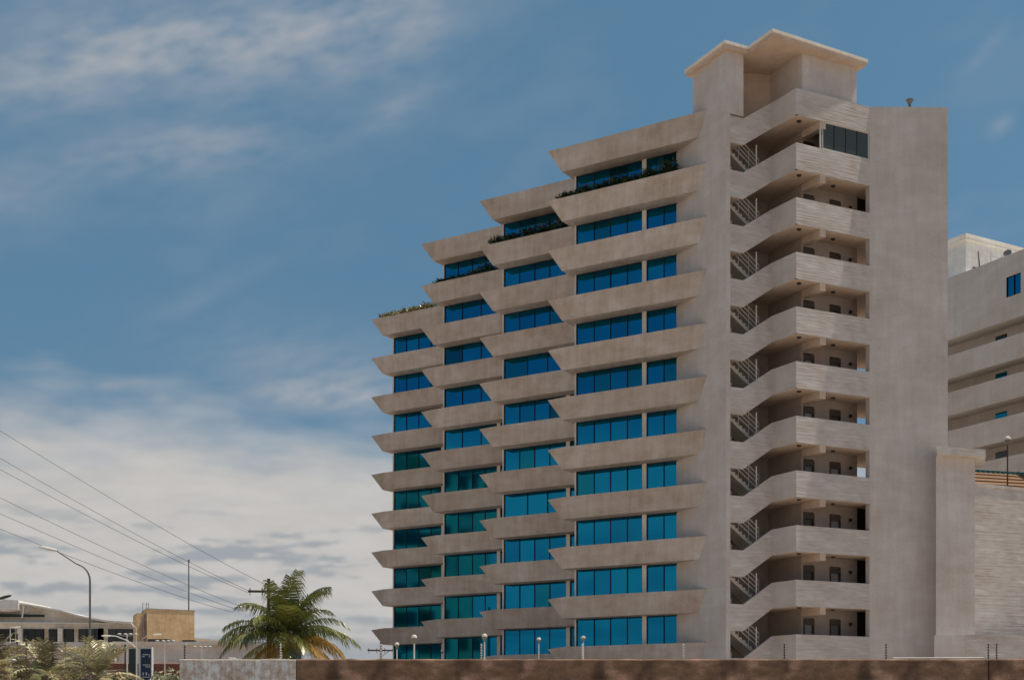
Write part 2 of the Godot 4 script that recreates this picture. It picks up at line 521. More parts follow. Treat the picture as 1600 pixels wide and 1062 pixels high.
func stair_tower(t: Node3D) -> void:
	var top := 38.0
	var low := -EYE - .2
	# tall blade wall between the bands and the stair
	var st := st_new()
	slab(st, [q(0, 0), q(.32, 0), q(.32, 6.6), q(0, 6.6)], low, top - 1.3)
	part("blade_wall", st, M.wall, t)
	st = st_new()
	slab(st, [q(0, 0), q(1.3, 0), q(1.3, 3.55), q(0, 3.55)], top - 1.31, 40.45)
	part("penthouse_wall", st, M.wall, t)
	st = st_new()
	slab(st, [q(4.35, -1.85), q(8.62, -1.85), q(8.62, 4.0), q(4.35, 4.0)], top - 1.2, 40.45)
	part("penthouse_wall", st, M.wall, t)
	st = st_new()
	slab(st, [q(.9, 2.6), q(4.4, 1.3), q(4.4, 3.9), q(.9, 3.9)], top - 1.2, 40.448)
	part("penthouse_wall", st, M.soffit, t)
	# the roof slab, L-shaped, with a thin upper lip
	for l in [[0.0, 40.45, 40.66], [.07, 40.66, 40.84]]:
		st = st_new()
		var o: float = l[0]
		slab(st, [q(-.3 - o, 3.95), q(-.3 - o, -.32 - o), q(1.42 - o, -.32 - o), q(1.42 - o, -2.75 - o), q(8.98 + o, -2.35 - o), q(8.98 + o, 4.3)], l[1], l[2])
		part("roof_slab", st, M.white_wall if o > 0 else M.soffit, t)
	# parapets, slabs, stair flights for each storey
	var S1 := q(3.5, 0)
	var S2 := q(3.57, -2.25)
	var S3 := q(9.32, -2.25)
	var S4 := Vector2(27.2, 85.8)
	for k in 12:
		var h := top - STOREY * k
		var lo := h - 1.6
		st = st_new()
		wall(st, q(.32, 0), q(1.3, 0), .16, lo - 1.45, h - 1.42, lo - 1.45, h - 1.42)
		wall(st, q(1.3, 0), S1, .16, lo - 1.45, h - 1.42, lo, h)
		part("stair_parapet", st, M.streaked, t)
		st = st_new()
		wall(st, S1, S2, .16, lo, h, lo, h)
		part("parapet", st, M.wall, t)
		st = st_new()
		wall(st, S2, S3, .16, lo, h, lo, h)
		part("parapet", st, M.streaked, t)
		# floor slab under the gallery, the lobby and the passage
		st = st_new()
		slab(st, [q(3.62, -2.08), q(9.3, -2.08), q(9.4, -1.85), q(13.3, -1.85), q(13.3, 2.6), q(9.88, 2.6), q(9.88, -.3), q(5.5, -.3), q(5.5, 2.9), q(3.6, 2.9)], lo + .004, h - 1.12)
		part("floor_slab", st, M.soffit, t)
		if k == 11: continue
		# half landing and the two flights
		st = st_new()
		slab(st, [q(.34, .18), q(1.25, .18), q(1.25, 2.9), q(.34, 2.9)], h - 1.12 - 1.82, h - 1.12 - 1.62)
		part("half_landing", st, M.soffit, t)
		var floor_h := h - 1.12
		stair_flight(t, q(1.25, .7), q(3.6, .7), 1.0, floor_h - 1.65, floor_h)
		stair_flight(t, q(1.25, 2.1), q(3.6, 2.1), 1.2, floor_h - 1.65, floor_h - STOREY)
		st = st_new()
		for r in 4:
			var up := .50 + .30 * r
			tube(st, [W(q(1.2, 1.45), floor_h - 1.65 + up), W(q(3.55, 1.45), floor_h - STOREY + up)], .042, .042, 6)
		for r in 4:
			var f := r / 3.0
			var p := q(lerpf(1.2, 3.55, f), 1.45)
			var hh := lerpf(floor_h - 1.65, floor_h - STOREY, f)
			tube(st, [W(p, hh), W(p, hh + 1.42)], .022, .022, 6)
		part("stair_railing", st, M.handrail, t)
		st = st_new()
		tube(st, [W(q(.62, .35), floor_h - 1.62), W(q(.62, .35), floor_h + .05)], .03, .03, 6)
		if k > 0: tube(st, [W(q(2.46, .25), floor_h - .95), W(q(2.46, .25), floor_h + 1.68)], .038, .038, 8)
		part("stair_post", st, M.handrail, t)
		# cross beam hanging from the ceiling below this slab
		st = st_new()
		slab(st, [q(5.42, -2.22), q(5.86, -2.22), q(5.86, -.3), q(5.42, -.3)], lo - .44, lo + .002)
		part("beam", st, M.soffit, t)
		# lobby wall and gallery back wall with its doors
		var f1 := lo - 1.62
		st = st_new()
		slab(st, [q(5.4, -.45), q(5.56, -.45), q(5.56, -.2), q(5.4, -.2)], f1, lo - .002)
		slab(st, [q(6.40, -.45), q(7.64, -.45), q(7.64, -.2), q(6.40, -.2)], f1, lo - .002)
		slab(st, [q(8.51, -.45), q(9.88, -.45), q(9.88, -.2), q(8.51, -.2)], f1, lo - .002)
		for d in [[5.56, 6.40], [7.64, 8.51]]:
			slab(st, [q(d[0], -.45), q(d[1], -.45), q(d[1], -.2), q(d[0], -.2)], f1 + 2.2 - 1.1 + .0, lo - .002)
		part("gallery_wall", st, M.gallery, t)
		var fl := h - STOREY - 1.12
		for d in [[5.56, 6.40, 0], [7.64, 8.51, 1]]:
			st = st_new()
			slab(st, [q(d[0], -.5), q(d[0] + .09, -.5), q(d[0] + .09, -.25), q(d[0], -.25)], fl, fl + 2.2)
			slab(st, [q(d[1] - .09, -.5), q(d[1], -.5), q(d[1], -.25), q(d[1] - .09, -.25)], fl, fl + 2.2)
			slab(st, [q(d[0] + .09, -.5), q(d[1] - .09, -.5), q(d[1] - .09, -.25), q(d[0] + .09, -.25)], fl + 1.88, fl + 2.2)
			var fr := part("door", st, M.door_frame, t)
			st = st_new()
			slab(st, [q(d[0] + .09, -.36), q(d[1] - .09, -.36), q(d[1] - .09, -.31), q(d[0] + .09, -.31)], fl, fl + 1.88)
			part("door_leaf", st, [M.door_leaf, M.door_leaf, M.door_dark, M.door_grey][(k * 3 + d[2] * 2 + k / 4) % 4], fr)
		if k >= 7 or k < 2:
			st = st_new()
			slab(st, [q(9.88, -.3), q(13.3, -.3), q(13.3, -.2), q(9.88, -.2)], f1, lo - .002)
			part("passage_dark_sheet", st, M.dark, t)  # near-black sheet painting the shade inside the passage opening
		# ceiling lights and a round wall lamp
		for p in [q(4.3, -1.6), q(7.3, -1.2)]:
			st = st_new()
			lathe(st, W(p, lo + .003), [Vector2(.0, -.09), Vector2(.12, -.085), Vector2(.15, 0)], 12)
			part("ceiling_light", st, M.lamp_dark, t)
		st = st_new()
		lathe(st, W(q(9.25, -.56), fl + 2.0), [Vector2(0, -.12), Vector2(.085, -.085), Vector2(.12, 0), Vector2(.085, .085), Vector2(0, .12)], 12)
		part("wall_lamp", st, M.lamp_dark, t)
	# glazed corner room on the top floor
	st = st_new()
	var gh0 := top - STOREY
	var gh1 := top - 1.6
	for s in [5.66, 9.28]:
		box(st, q(s, -2.16), UR, .05, .06, gh0, gh1)
	wall(st, q(5.66, -2.19), q(9.3, -2.19), .06, gh0, gh0 + .09, gh0, gh0 + .09)
	wall(st, q(5.66, -2.19), q(9.3, -2.19), .06, gh1 - .05, gh1, gh1 - .05, gh1)
	box(st, q(5.5, -2.14), UR, .09, .09, gh0, gh1)
	var gw := part("window", st, M.white_frame, t, "grey glazed window with white frame on the top gallery")
	for i in 3:
		st = st_new()
		box(st, q(6.57 + .905 * i, -2.155), UR, .016, .05, gh0 + .09, gh1 - .05)
		part("mullion", st, M.dark_steel, gw)
	for i in 4:
		st = st_new()
		wall(st, q(5.69 + .905 * i, -2.15), q(6.54 + .905 * i, -2.15), .02, gh0 + .09, gh1 - .05, gh0 + .09, gh1 - .05)
		part("pane", st, M.grey_glass, gw)
	# stair core, mass behind the gallery
	st = st_new()
	slab(st, [q(5.42, -.199), q(9.86, -.199), q(9.86, 8), q(.33, 8), q(.33, 2.95), q(5.42, 2.95)], low, top - 1.15)
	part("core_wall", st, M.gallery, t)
	st = st_new()
	slab(st, [q(3.8, -2.0), q(9.2, -2.0), q(9.7, 2.4), q(3.8, 2.5)], top - 1.117, top - 1.07)
	part("added_roof_deck", st, M.added_roof_deck, t)  # unseen dark surface, added to cut bounce light into the penthouse recess
	# the blank wall that faces the street
	st = st_new()
	slab(st, [S3, S4, S4 + UM * 5.5, S4 + UM * 5.5 - Vector2(.3, .02), S4 + UM * .4 - Vector2(.3, 0), S3 + UM * .37], low, top + .02)
	part("street_wall", st, M.wall, t)
	st = st_new()
	var v := W(Vector2(25.05, 86.6), top)
	lathe(st, v, [Vector2(.085, -.3), Vector2(.085, .52)], 10)
	lathe(st, v, [Vector2(.0, .55), Vector2(.09, .55), Vector2(.13, .62), Vector2(.24, .80), Vector2(.24, .84), Vector2(0, .90)], 14)
	part("vent_pipe", st, M.steel, t)
	st = st_new()
	tube(st, [W(q(8.7, -.5), 40.8), W(q(8.7, -.5), 41.75)], .018, .012, 5)
	part("antenna", st, M.steel, t)

func stair_flight(t: Node3D, a: Vector2, b: Vector2, wide: float, h0: float, h1: float) -> void:
	var st := st_new()
	var n := 9
	for i in n:
		var p0 := a.lerp(b, float(i) / n)
		var p1 := a.lerp(b, float(i + 1) / n)
		var y0 := lerpf(h0, h1, float(i) / n)
		var y1 := lerpf(h0, h1, float(i + 1) / n)
		var e := (b - a).normalized()
		var w := Vector2(-e.y, e.x) * wide * .5
		var top := maxf(y0, y1)
		prism(st, [W(p0 - w, y0 - .2), W(p1 - w, y1 - .2), W(p1 + w, y1 - .2), W(p0 + w, y0 - .2)], [W(p0 - w, top), W(p1 - w, top), W(p1 + w, top), W(p0 + w, top)])
	part("stair_flight", st, M.white_wall, t)

# ------------------------------------------------------------------ low block and ramp wall on the right
func annex_building() -> void:
	var t := thing("annex_building", "low windowless annex with a capped pier against the right foot of the tower", "building", Vector3(26, 0, -80))
	var st := st_new()
	var A := Vector2(26.06, 84.5)
	var B := Vector2(28.72, 85.3)
	slab(st, [A, B, B + Vector2(1.5, 4.4), A + Vector2(1.5, 4.4)], -EYE - .2, 16.05)
	part("pier_wall", st, M.wall, t)
	st = st_new()
	slab(st, [Vector2(25.9, 83.85), Vector2(29.25, 84.9), Vector2(30.4, 88.5), Vector2(27.7, 88.5)], 16.05, 16.5)
	part("pier_cap", st, M.streaked, t)
	st = st_new()
	var C := Vector2(28.8, 85.7)
	wall(st, C, C + UR * 16, .8, -EYE - .2, 14.42, -EYE - .2, 14.42)
	part("ramp_wall", st, M.annex, t)
	st = st_new()
	wall(st, C + UR * .02 - Vector2(-.456, .890) * .05, C + UR * 16 - Vector2(-.456, .890) * .05, .3, 14.42, 14.58, 14.42, 14.58)
	part("coping", st, M.streaked, t)
	st = st_new()
	slab(st, [Vector2(25.68, 83.6), Vector2(27.57, 83.5), Vector2(28.2, 85.2), Vector2(26.3, 85.3)], -EYE - .2, 4.97)
	part("base_wall", st, M.wall, t)
	st = st_new()
	slab(st, [Vector2(27.573, 83.49), Vector2(43, 85.0), Vector2(43, 87.2), Vector2(28.203, 85.2)], -EYE - .2, 4.99)
	part("base_wall", st, M.annex, t)

	# tiled shelter roof seen above the ramp wall
	var p := thing("tiled_shelter", "brown tiled shelter roof with a teal ridge above the ramp wall at right", "shelter", Vector3(36, 0, -100))
	var a := Vector2(31.0, 98.0)
	var b := Vector2(41.0, 101.0)
	var up := Vector2(-.3, 1.0).normalized()
	st = st_new()
	var rows := 7
	for r in rows:
		var f0 := float(r) / rows
		var f1 := float(r + 1) / rows
		var o0 := up * (4.0 * f0)
		var o1 := up * (4.0 * f1)
		var y0 := 16.0 + 2.5 * f0 - .1
		var y1 := 16.0 + 2.5 * f1 - .1
		st = st_new()
		prism(st, [W(a + o0, y0 - .05), W(b + o0, y0 - .05), W(b + o1, y1 - .05), W(a + o1, y1 - .05)], [W(a + o0, y0 + .12), W(b + o0, y0 + .12), W(b + o1, y1 + .02), W(a + o1, y1 + .02)])
		part("tile_course", st, M.tile_brown, p)
	st = st_new()
	wall(st, a + up * 3.95, b + up * 3.95, .3, 18.3, 18.56, 18.3, 18.56)
	for i in 24:
		var c := (a + up * 3.9).lerp(b + up * 3.9, (i + .5) / 24.0)
		lathe(st, W(c, 18.34), [Vector2(0, -.1), Vector2(.13, -.05), Vector2(.13, .2), Vector2(0, .25)], 8)
	part("ridge_trim", st, M.teal_paint, p)
	for i in 8:
		st = st_new()
		var c := a.lerp(b, (i + .5) / 8.0)
		box(st, c - up * .2, up, 1.2, .12, 15.62, 15.82)
		part("rafter", st, M.timber, p)
	for i in 3:
		st = st_new()
		var c := a.lerp(b, .1 + .4 * i)
		box(st, c + up * .5, up, .25, .25, -EYE, 15.8)
		part("post", st, M.timber, p)
	globe_lamp(Vector2(34.1, 94.6), 19.1, .21, "tall globe lamp rising from behind the ramp wall at the right edge", "", M.timber)

# ------------------------------------------------------------------ the other wing at the right edge
func neighbour_wing() -> void:
	var t := thing("neighbour_wing", "pale neighbouring wing with open galleries and a white roof house at the right edge", "building", Vector3(42, 0, -112))
	var o := Vector2(38.2, 120.0)
	var f := -UM                      # towards the viewer along the facade
	var back := Vector2(.894, .449)
	var a := o - f * 6.0
	var b := o + f * 22.0
	var st := st_new()
	wall(st, a, o + f * 6.41, 1.8, 32.9, 38.3, 32.9, 38.3)
	wall(st, o + f * 7.97, b, 1.8, 32.9, 38.3, 32.9, 38.3)
	wall(st, o + f * 6.41, o + f * 7.97, 1.8, 32.9, 34.8, 32.9, 34.8)
	wall(st, o + f * 6.41, o + f * 7.97, 1.8, 36.5, 38.3, 36.5, 38.3)
	part("top_wall", st, M.wing, t)
	st = st_new()
	var w0 := o + f * 6.41 + back * .1
	var w1 := o + f * 7.97 + back * .1
	for k in 3:
		box(st, w0.lerp(w1, k / 2.0), f, .07, .1, 34.8, 36.5)
	wall(st, w0, w1, .1, 34.8, 34.88, 34.8, 34.88)
	wall(st, w0, w1, .1, 36.42, 36.5, 36.42, 36.5)
	var wn := part("window", st, M.frame, t)
	for k in 2:
		st = st_new()
		wall(st, w0.lerp(w1, .5 * k + .02) + back * .03, w0.lerp(w1, .5 * k + .48) + back * .03, .03, 34.88, 36.42, 34.88, 36.42)
		part("pane", st, M.glass, wn)
	var lev := [31.5, 28.3, 24.95, 21.6, 18.3, 15.0, 11.7, 8.4, 5.1, 1.8]
	for i in lev.size():
		st = st_new()
		wall(st, a, b, .18, lev[i] - 2.0, lev[i], lev[i] - 2.0, lev[i])
		part("gallery_band", st, M.wing, t)
		st = st_new()
		slab(st, [a + back * .19, b + back * .19, b + back * 1.79, a + back * 1.79], lev[i] - 1.95, lev[i] - 1.1)
		part("floor_slab", st, M.wing, t)
		for k in 4:
			var s := 3.55 + 3.3 * k
			st = st_new()
			wall(st, o + f * s + back * 1.76, o + f * (s + 1.25) + back * 1.76, .04, lev[i] + .45, lev[i] + .98, lev[i] + .45, lev[i] + .98)
			part("slot_window", st, M.window_dark if (i + k) % 3 == 0 else M.glass_teal, t)
	st = st_new()
	slab(st, [a + back * 1.8, b + back * 1.8, b + back * 14, a + back * 14], -EYE - .2, 38.0)
	part("wing_wall", st, M.wing, t)
	# roof house
	var c := Vector2(39.95, 121.0)
	var r := Vector2(.86, .51)
	var l := Vector2(-.526, .85)
	st = st_new()
	slab(st, [c + r * .25 + l * .2, c + r * 14, c + r * 14 + l * 8, c + r * .25 + l * 8], 37.0, 42.05)
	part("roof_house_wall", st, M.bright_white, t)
	st = st_new()
	slab(st, [c, c + r * 14.2, c + r * 14.2 + l * 8.2, c + l * 8.2], 42.05, 42.32)
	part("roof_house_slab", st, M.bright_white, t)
	st = st_new()
	slab(st, [c - r * .08 - l * .08, c + r * 14.3 - l * .08, c + r * 14.3 + l * 8.3, c - r * .08 + l * 8.3], 42.32, 42.52)
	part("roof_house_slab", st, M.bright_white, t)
	var face := c + l * .2
	st = st_new()
	box(st, face + r * 1.25 - l * .1, r, .34, .2, 39.3, 39.75)
	part("electric_box", st, M.lamp_dark, t)
	st = st_new()
	tube(st, [W(face + r * 2.0 - l * .06, 39.2), W(face + r * 1.85 - l * .06, 40.6), W(face + r * 1.75 - l * .06, 41.3)], .05, .03, 6)
	part("cable_run", st, M.lamp_dark, t)
	for z in [40.2, 40.7, 41.1]:
		st = st_new()
		tube(st, [W(face + r * 3.4 - l * .06, z), W(face + r * 9 - l * .06, z + .02)], .045, .045, 6)
		part("pipe", st, M.white_metal, t)
	for s in [3.4, 4.8]:
		st = st_new()
		tube(st, [W(face + r * s - l * .07, 39.0), W(face + r * s - l * .07, 41.4)], .05, .05, 6)
		part("pipe", st, M.white_metal, t)
	st = st_new()
	# satellite dish on the wing's parapet, facing left and up
	var dc := W(Vector2(41.6, 115.4), 38.85)
	var ax := Vector3(-.55, .35, .75).normalized()
	var u := ax.cross(Vector3.UP).normalized()
	var v := ax.cross(u)
	for i in 3:
		for k in 18:
			var r0 := .36 * i / 3.0
			var r1 := .36 * (i + 1) / 3.0
			var q0 := TAU * k / 18
			var q1 := TAU * (k + 1) / 18
			var P := func(rr: float, aa: float) -> Vector3: return dc + (u * cos(aa) + v * sin(aa)) * rr + ax * rr * rr * .5
			quad(st, P.call(r0, q0), P.call(r0, q1), P.call(r1, q1), P.call(r1, q0), ax)
	tube(st, [dc - Vector3(0, .8, 0), dc], .03, .03, 6)
	tube(st, [dc - v * .2, dc + ax * .4], .012, .012, 5)
	part("satellite_dish", st, M.dish, t)

# ------------------------------------------------------------------ far low buildings at the left
func left_buildings() -> void:
	var t := thing("shopping_hall", "long low grey hall with a curved winged roof and dark ribbon windows", "building", Vector3(-58, 0, -172))
	var st := st_new()
	wall(st, Vector2(-95, 170), Vector2(-46.0, 172), 14, 11.0, 12.3, 11.0, 11.6)
	part("fascia", st, M.mall, t)
	st = st_new()
	wall(st, Vector2(-95, 169.4), Vector2(-49.5, 171.2), 1.0, 11.75, 11.98, 11.55, 11.7)
	part("roof_edge", st, M.white_metal, t)
	st = st_new()
	wall(st, Vector2(-95, 171.5), Vector2(-46.0, 173.5), 12, -EYE - .2, 11.0, -EYE - .2, 11.0)
	part("hall_wall", st, M.mall, t)
	for i in 12:
		var x := -91.0 + 3.7 * i
		st = st_new()
		wall(st, Vector2(x, 171.2), Vector2(x + 3.1, 171.33), .1, 9.3, 10.95, 9.3, 10.95)
		for k in 3: wall(st, Vector2(x + k * 1.02, 171.16), Vector2(x + k * 1.02 + .06, 171.16), .1, 9.3, 10.95, 9.3, 10.95)
		var w := part("window", st, M.frame, t)
		for k in 3:
			st = st_new()
			wall(st, Vector2(x + k * 1.02 + .08, 171.12), Vector2(x + k * 1.02 + .98, 171.16), .03, 9.4, 10.85, 9.4, 10.85)
			part("pane", st, M.window_dark, w)
	for i in 5:
		st = st_new()
		var x := -61.4 + 5.0 * i - 10.0 * float(i == 4)
		wall(st, Vector2(x, 170.6), Vector2(x + .55, 170.6), .5, 9.0, 11.0, 9.0, 11.0)
		part("column", st, M.white_wall, t)
	# winged roof: a thin curved shell that sinks to the right
	st = st_new()
	var prof := [[-61.2, 14.2], [-58.6, 13.75], [-56.0, 13.25], [-53.4, 12.55], [-50.5, 12.0], [-47.0, 11.75]]
	for i in prof.size() - 1:
		var p: Array = prof[i]
		var n: Array = prof[i + 1]
		prism(st, [W(Vector2(p[0], 170.2), p[1] - .22), W(Vector2(n[0], 170.5), n[1] - .22), W(Vector2(n[0], 184), n[1] - .22), W(Vector2(p[0], 184), p[1] - .22)],
			[W(Vector2(p[0], 170.2), p[1]), W(Vector2(n[0], 170.5), n[1]), W(Vector2(n[0], 184), n[1]), W(Vector2(p[0], 184), p[1])])
	part("roof_wing", st, M.mall, t)
	st = st_new()
	var arc := []
	var arc2 := []
	for i in 9:
		var f := i / 8.0
		arc.append([-61.0 - 16.0 * f, 13.0 + (.45 * (1 - f) if f < .15 else 0.0) - .0 * f])
	for i in 8:
		prism(st, [W(Vector2(arc[i + 1][0], 169.8), 12.9 + .3 * maxf(0, .5 - i * .2)), W(Vector2(arc[i][0], 169.8), 12.9 + .5 * maxf(0, .8 - i * .25)), W(Vector2(arc[i][0], 182), 13.1), W(Vector2(arc[i + 1][0], 182), 13.1)],
			[W(Vector2(arc[i + 1][0], 169.8), 14.55), W(Vector2(arc[i][0], 169.8), 14.4), W(Vector2(arc[i][0], 182), 14.5), W(Vector2(arc[i + 1][0], 182), 14.6)])
	part("roof_upstand", st, M.mall, t)
	st = st_new()
	wall(st, Vector2(-84, 171.3), Vector2(-58.3, 171.3), .2, 12.45, 13.25, 12.45, 12.75)
	part("recess_shade_strip", st, M.window_dark, t)  # dark strip standing in for the shade under the roof upstand
	for i in prof.size() - 1:
		st = st_new()
		wall(st, Vector2(prof[i][0], 172.0), Vector2(prof[i + 1][0], 172.1), 9.0, 11.2, prof[i][1] - .23, 11.2, prof[i + 1][1] - .23)
		part("gable_panel", st, M.mall, t)
	st = st_new()
	wall(st, Vector2(-84, 172.0), Vector2(-61.25, 172.0), 9.0, 11.2, 13.4, 11.2, 13.4)
	part("gable_panel", st, M.mall, t)
	st = st_new()
	tube(st, [W(Vector2(-60.6, 170.0), 12.2), W(Vector2(-60.4, 170.0), 13.8)], .09, .09, 6)
	part("roof_strut", st, M.white_metal, t)

	t = thing("pink_building", "long low pink rendered building behind the palms at the left edge", "building", Vector3(-48, 0, -132))
	st = st_new()
	wall(st, Vector2(-75, 128), Vector2(-35.6, 130), 10, -EYE - .2, 6.55, -EYE - .2, 6.45)
	part("wall", st, M.pink, t)
	st = st_new()
	wall(st, Vector2(-75, 127.8), Vector2(-35.4, 129.8), 10.4, 6.55, 7.15, 6.45, 7.05)
	part("roof_edge", st, M.lilac, t)
	for i in 4:
		st = st_new()
		wall(st, Vector2(-47.5 + i * 3.0, 127.6 + .6 + i * .15), Vector2(-46.2 + i * 3.0, 127.66 + .6 + i * .15), .7, 4.7, 5.6, 4.7, 5.6)
		part("wall_recess", st, M.lilac, t)

	t = thing("grey_shed", "low pale grey shed with a rolling shutter below the buff tower block", "shed", Vector3(-31, 0, -116))
	st = st_new()
	wall(st, Vector2(-32.6, 114), Vector2(-20, 114.6), 8, -EYE - .2, 6.0, -EYE - .2, 6.0)
	part("wall", st, M.lilac, t)
	for i in 12:
		st = st_new()
		wall(st, Vector2(-29.6, 113.9), Vector2(-24.2, 114.15), .1, 4.3 - .13 * i - .12, 4.3 - .13 * i, 4.3 - .13 * i - .12, 4.3 - .13 * i)
		part("shutter_slat", st, M.mall, t)
	st = st_new()
	wall(st, Vector2(-33, 113.4), Vector2(-19.6, 114.0), 9, 6.0, 6.22, 6.0, 6.22)
	part("roof_edge", st, M.white_wall, t)
	st = st_new()
	box(st, Vector2(-29.5, 115), Vector2(1, 0), 1.8, .8, 6.22, 6.5)
	box(st, Vector2(-27.0, 115), Vector2(1, 0), 1.0, .8, 6.22, 6.42)
	part("roof_duct", st, M.dark_steel, t)

	t = thing("garden_wall", "long reddish brown garden wall behind the dusty palms", "wall", Vector3(-32, 0, -98))
	st = st_new()
	wall(st, Vector2(-60, 96), Vector2(-16, 98), .3, -EYE - .2, 3.85, -EYE - .2, 3.75)
	part("wall_face", st, M.redbrown, t)
	st = st_new()
	wall(st, Vector2(-60, 95.9), Vector2(-16, 97.9), .5, 3.85, 3.97, 3.75, 3.87)
	part("coping", st, M.pink, t)

	t = thing("buff_block", "plain buff windowless block with a tall mast, between hall and palm", "building", Vector3(-38, 0, -152))
	var o := Vector2(-39.85, 150.0)
	var e := Vector2(.85, .527)
	var s := Vector2(-.35, .937)
	st = st_new()
	slab(st, [o, o + e * 5.35, o + e * 5.35 + s * 6, o + s * 6], -EYE - .2, 11.75)
	part("wall", st, M.buff, t)
	st = st_new()
	slab(st, [o - e * 1.05 + s * .7, o - e * .02 + s * .7, o - e * .02 + s * 5, o - e * 1.05 + s * 5], -EYE - .2, 11.35)
	part("side_wall", st, M.buff, t)
	st = st_new()
	slab(st, [o - e * .04 - s * .05, o + e * 5.4 - s * .05, o + e * 5.4 + s * 6.05, o - e * .04 + s * 6.05], 11.75, 11.86)
	part("coping", st, M.coping, t)
	for i in 3:
		st = st_new()
		tube(st, [W(o - e * (.1 + .22 * i) + s * .5, 0), W(o - e * (.1 + .22 * i) + s * .5, 11.4 - .2 * i)], .06, .06, 6)
		part("drain_pipe", st, M.coping, t)
	st = st_new()
	tube(st, [W(o + e * 4.78 + s * .6, 11.6), W(o + e * 4.78 + s * .6, 17.35)], .085, .06, 6)
	tube(st, [W(o + e * 4.78 + s * .6, 17.2), W(o + e * 4.78 + s * .6, 17.5)], .12, .12, 6)
	part("mast", st, M.steel, t)
	st = st_new()
	for x in [-.35, .05, .3]: tube(st, [W(o + e * x + s * 1.0, 11.3), W(o + e * x + s * 1.0, 12.55)], .03, .03, 5)
	tube(st, [W(o + e * -.35 + s * 1.0, 12.4), W(o + e * .3 + s * 1.0, 12.4)], .03, .03, 5)
	part("roof_ladder", st, M.steel, t)

	t = thing("blue_building", "low dark blue building partly hidden behind the coconut palm", "building", Vector3(-32, 0, -160))
	st = st_new()
	wall(st, Vector2(-35.6, 158), Vector2(-24.5, 160), 12, -EYE - .2, 8.6, -EYE - .2, 8.6)
	part("wall", st, M.blue_wall, t)
	st = st_new()
	prism(st, [W(Vector2(-37.4, 157), 8.7), W(Vector2(-31.5, 158), 8.6), W(Vector2(-31.5, 168), 8.6), W(Vector2(-37.4, 167), 8.7)], [W(Vector2(-37.4, 157), 9.1), W(Vector2(-31.5, 158), 8.72), W(Vector2(-31.5, 168), 8.72), W(Vector2(-37.4, 167), 9.1)])
	part("lean_to_roof", st, M.mall, t)
	st = st_new()
	wall(st, Vector2(-37.2, 158.5), Vector2(-35.7, 158.7), 8, -EYE - .2, 8.6, -EYE - .2, 8.6)
	part("side_wall", st, M.mall, t)
	st = st_new()
	box(st, Vector2(-32.4, 160), Vector2(1, 0), .5, .5, 8.6, 9.1)
	tube(st, [W(Vector2(-32.4, 160), 9.1), W(Vector2(-32.2, 160), 9.6)], .05, .03, 5)
	part("roof_vent", st, M.dark_steel, t)

func reflected_block() -> void:
	# added for its reflection, unseen left of the picture; lower left windows mirror it
	var t := thing("added_ochre_block", "added ochre block outside the view at left, mirrored in the lowest left windows", "building", Vector3(-78, 0, -102))
	var st := st_new()
	slab(st, [Vector2(-92, 77), Vector2(-74, 77), Vector2(-70, 118), Vector2(-92, 118)], -EYE - .2, 35.0)
	part("wall", st, M.added_ochre_block, t)
	for k in 9:
		for i in 7:
			var a := Vector2(-73.98, 78.5).lerp(Vector2(-70.2, 116.0), i / 7.0)
			var b := Vector2(-73.98, 78.5).lerp(Vector2(-70.2, 116.0), (i + .72) / 7.0)
			st = st_new()
			wall(st, a, b, -.12, 1.6 + 3.6 * k, 3.5 + 3.6 * k, 1.6 + 3.6 * k, 3.5 + 3.6 * k)
			part("window", st, M.window_dark, t)
	st = st_new()
	slab(st, [Vector2(-93, 76), Vector2(-73, 76), Vector2(-69, 119), Vector2(-93, 119)], 35.0, 35.5)
	part("roof", st, M.mall, t)

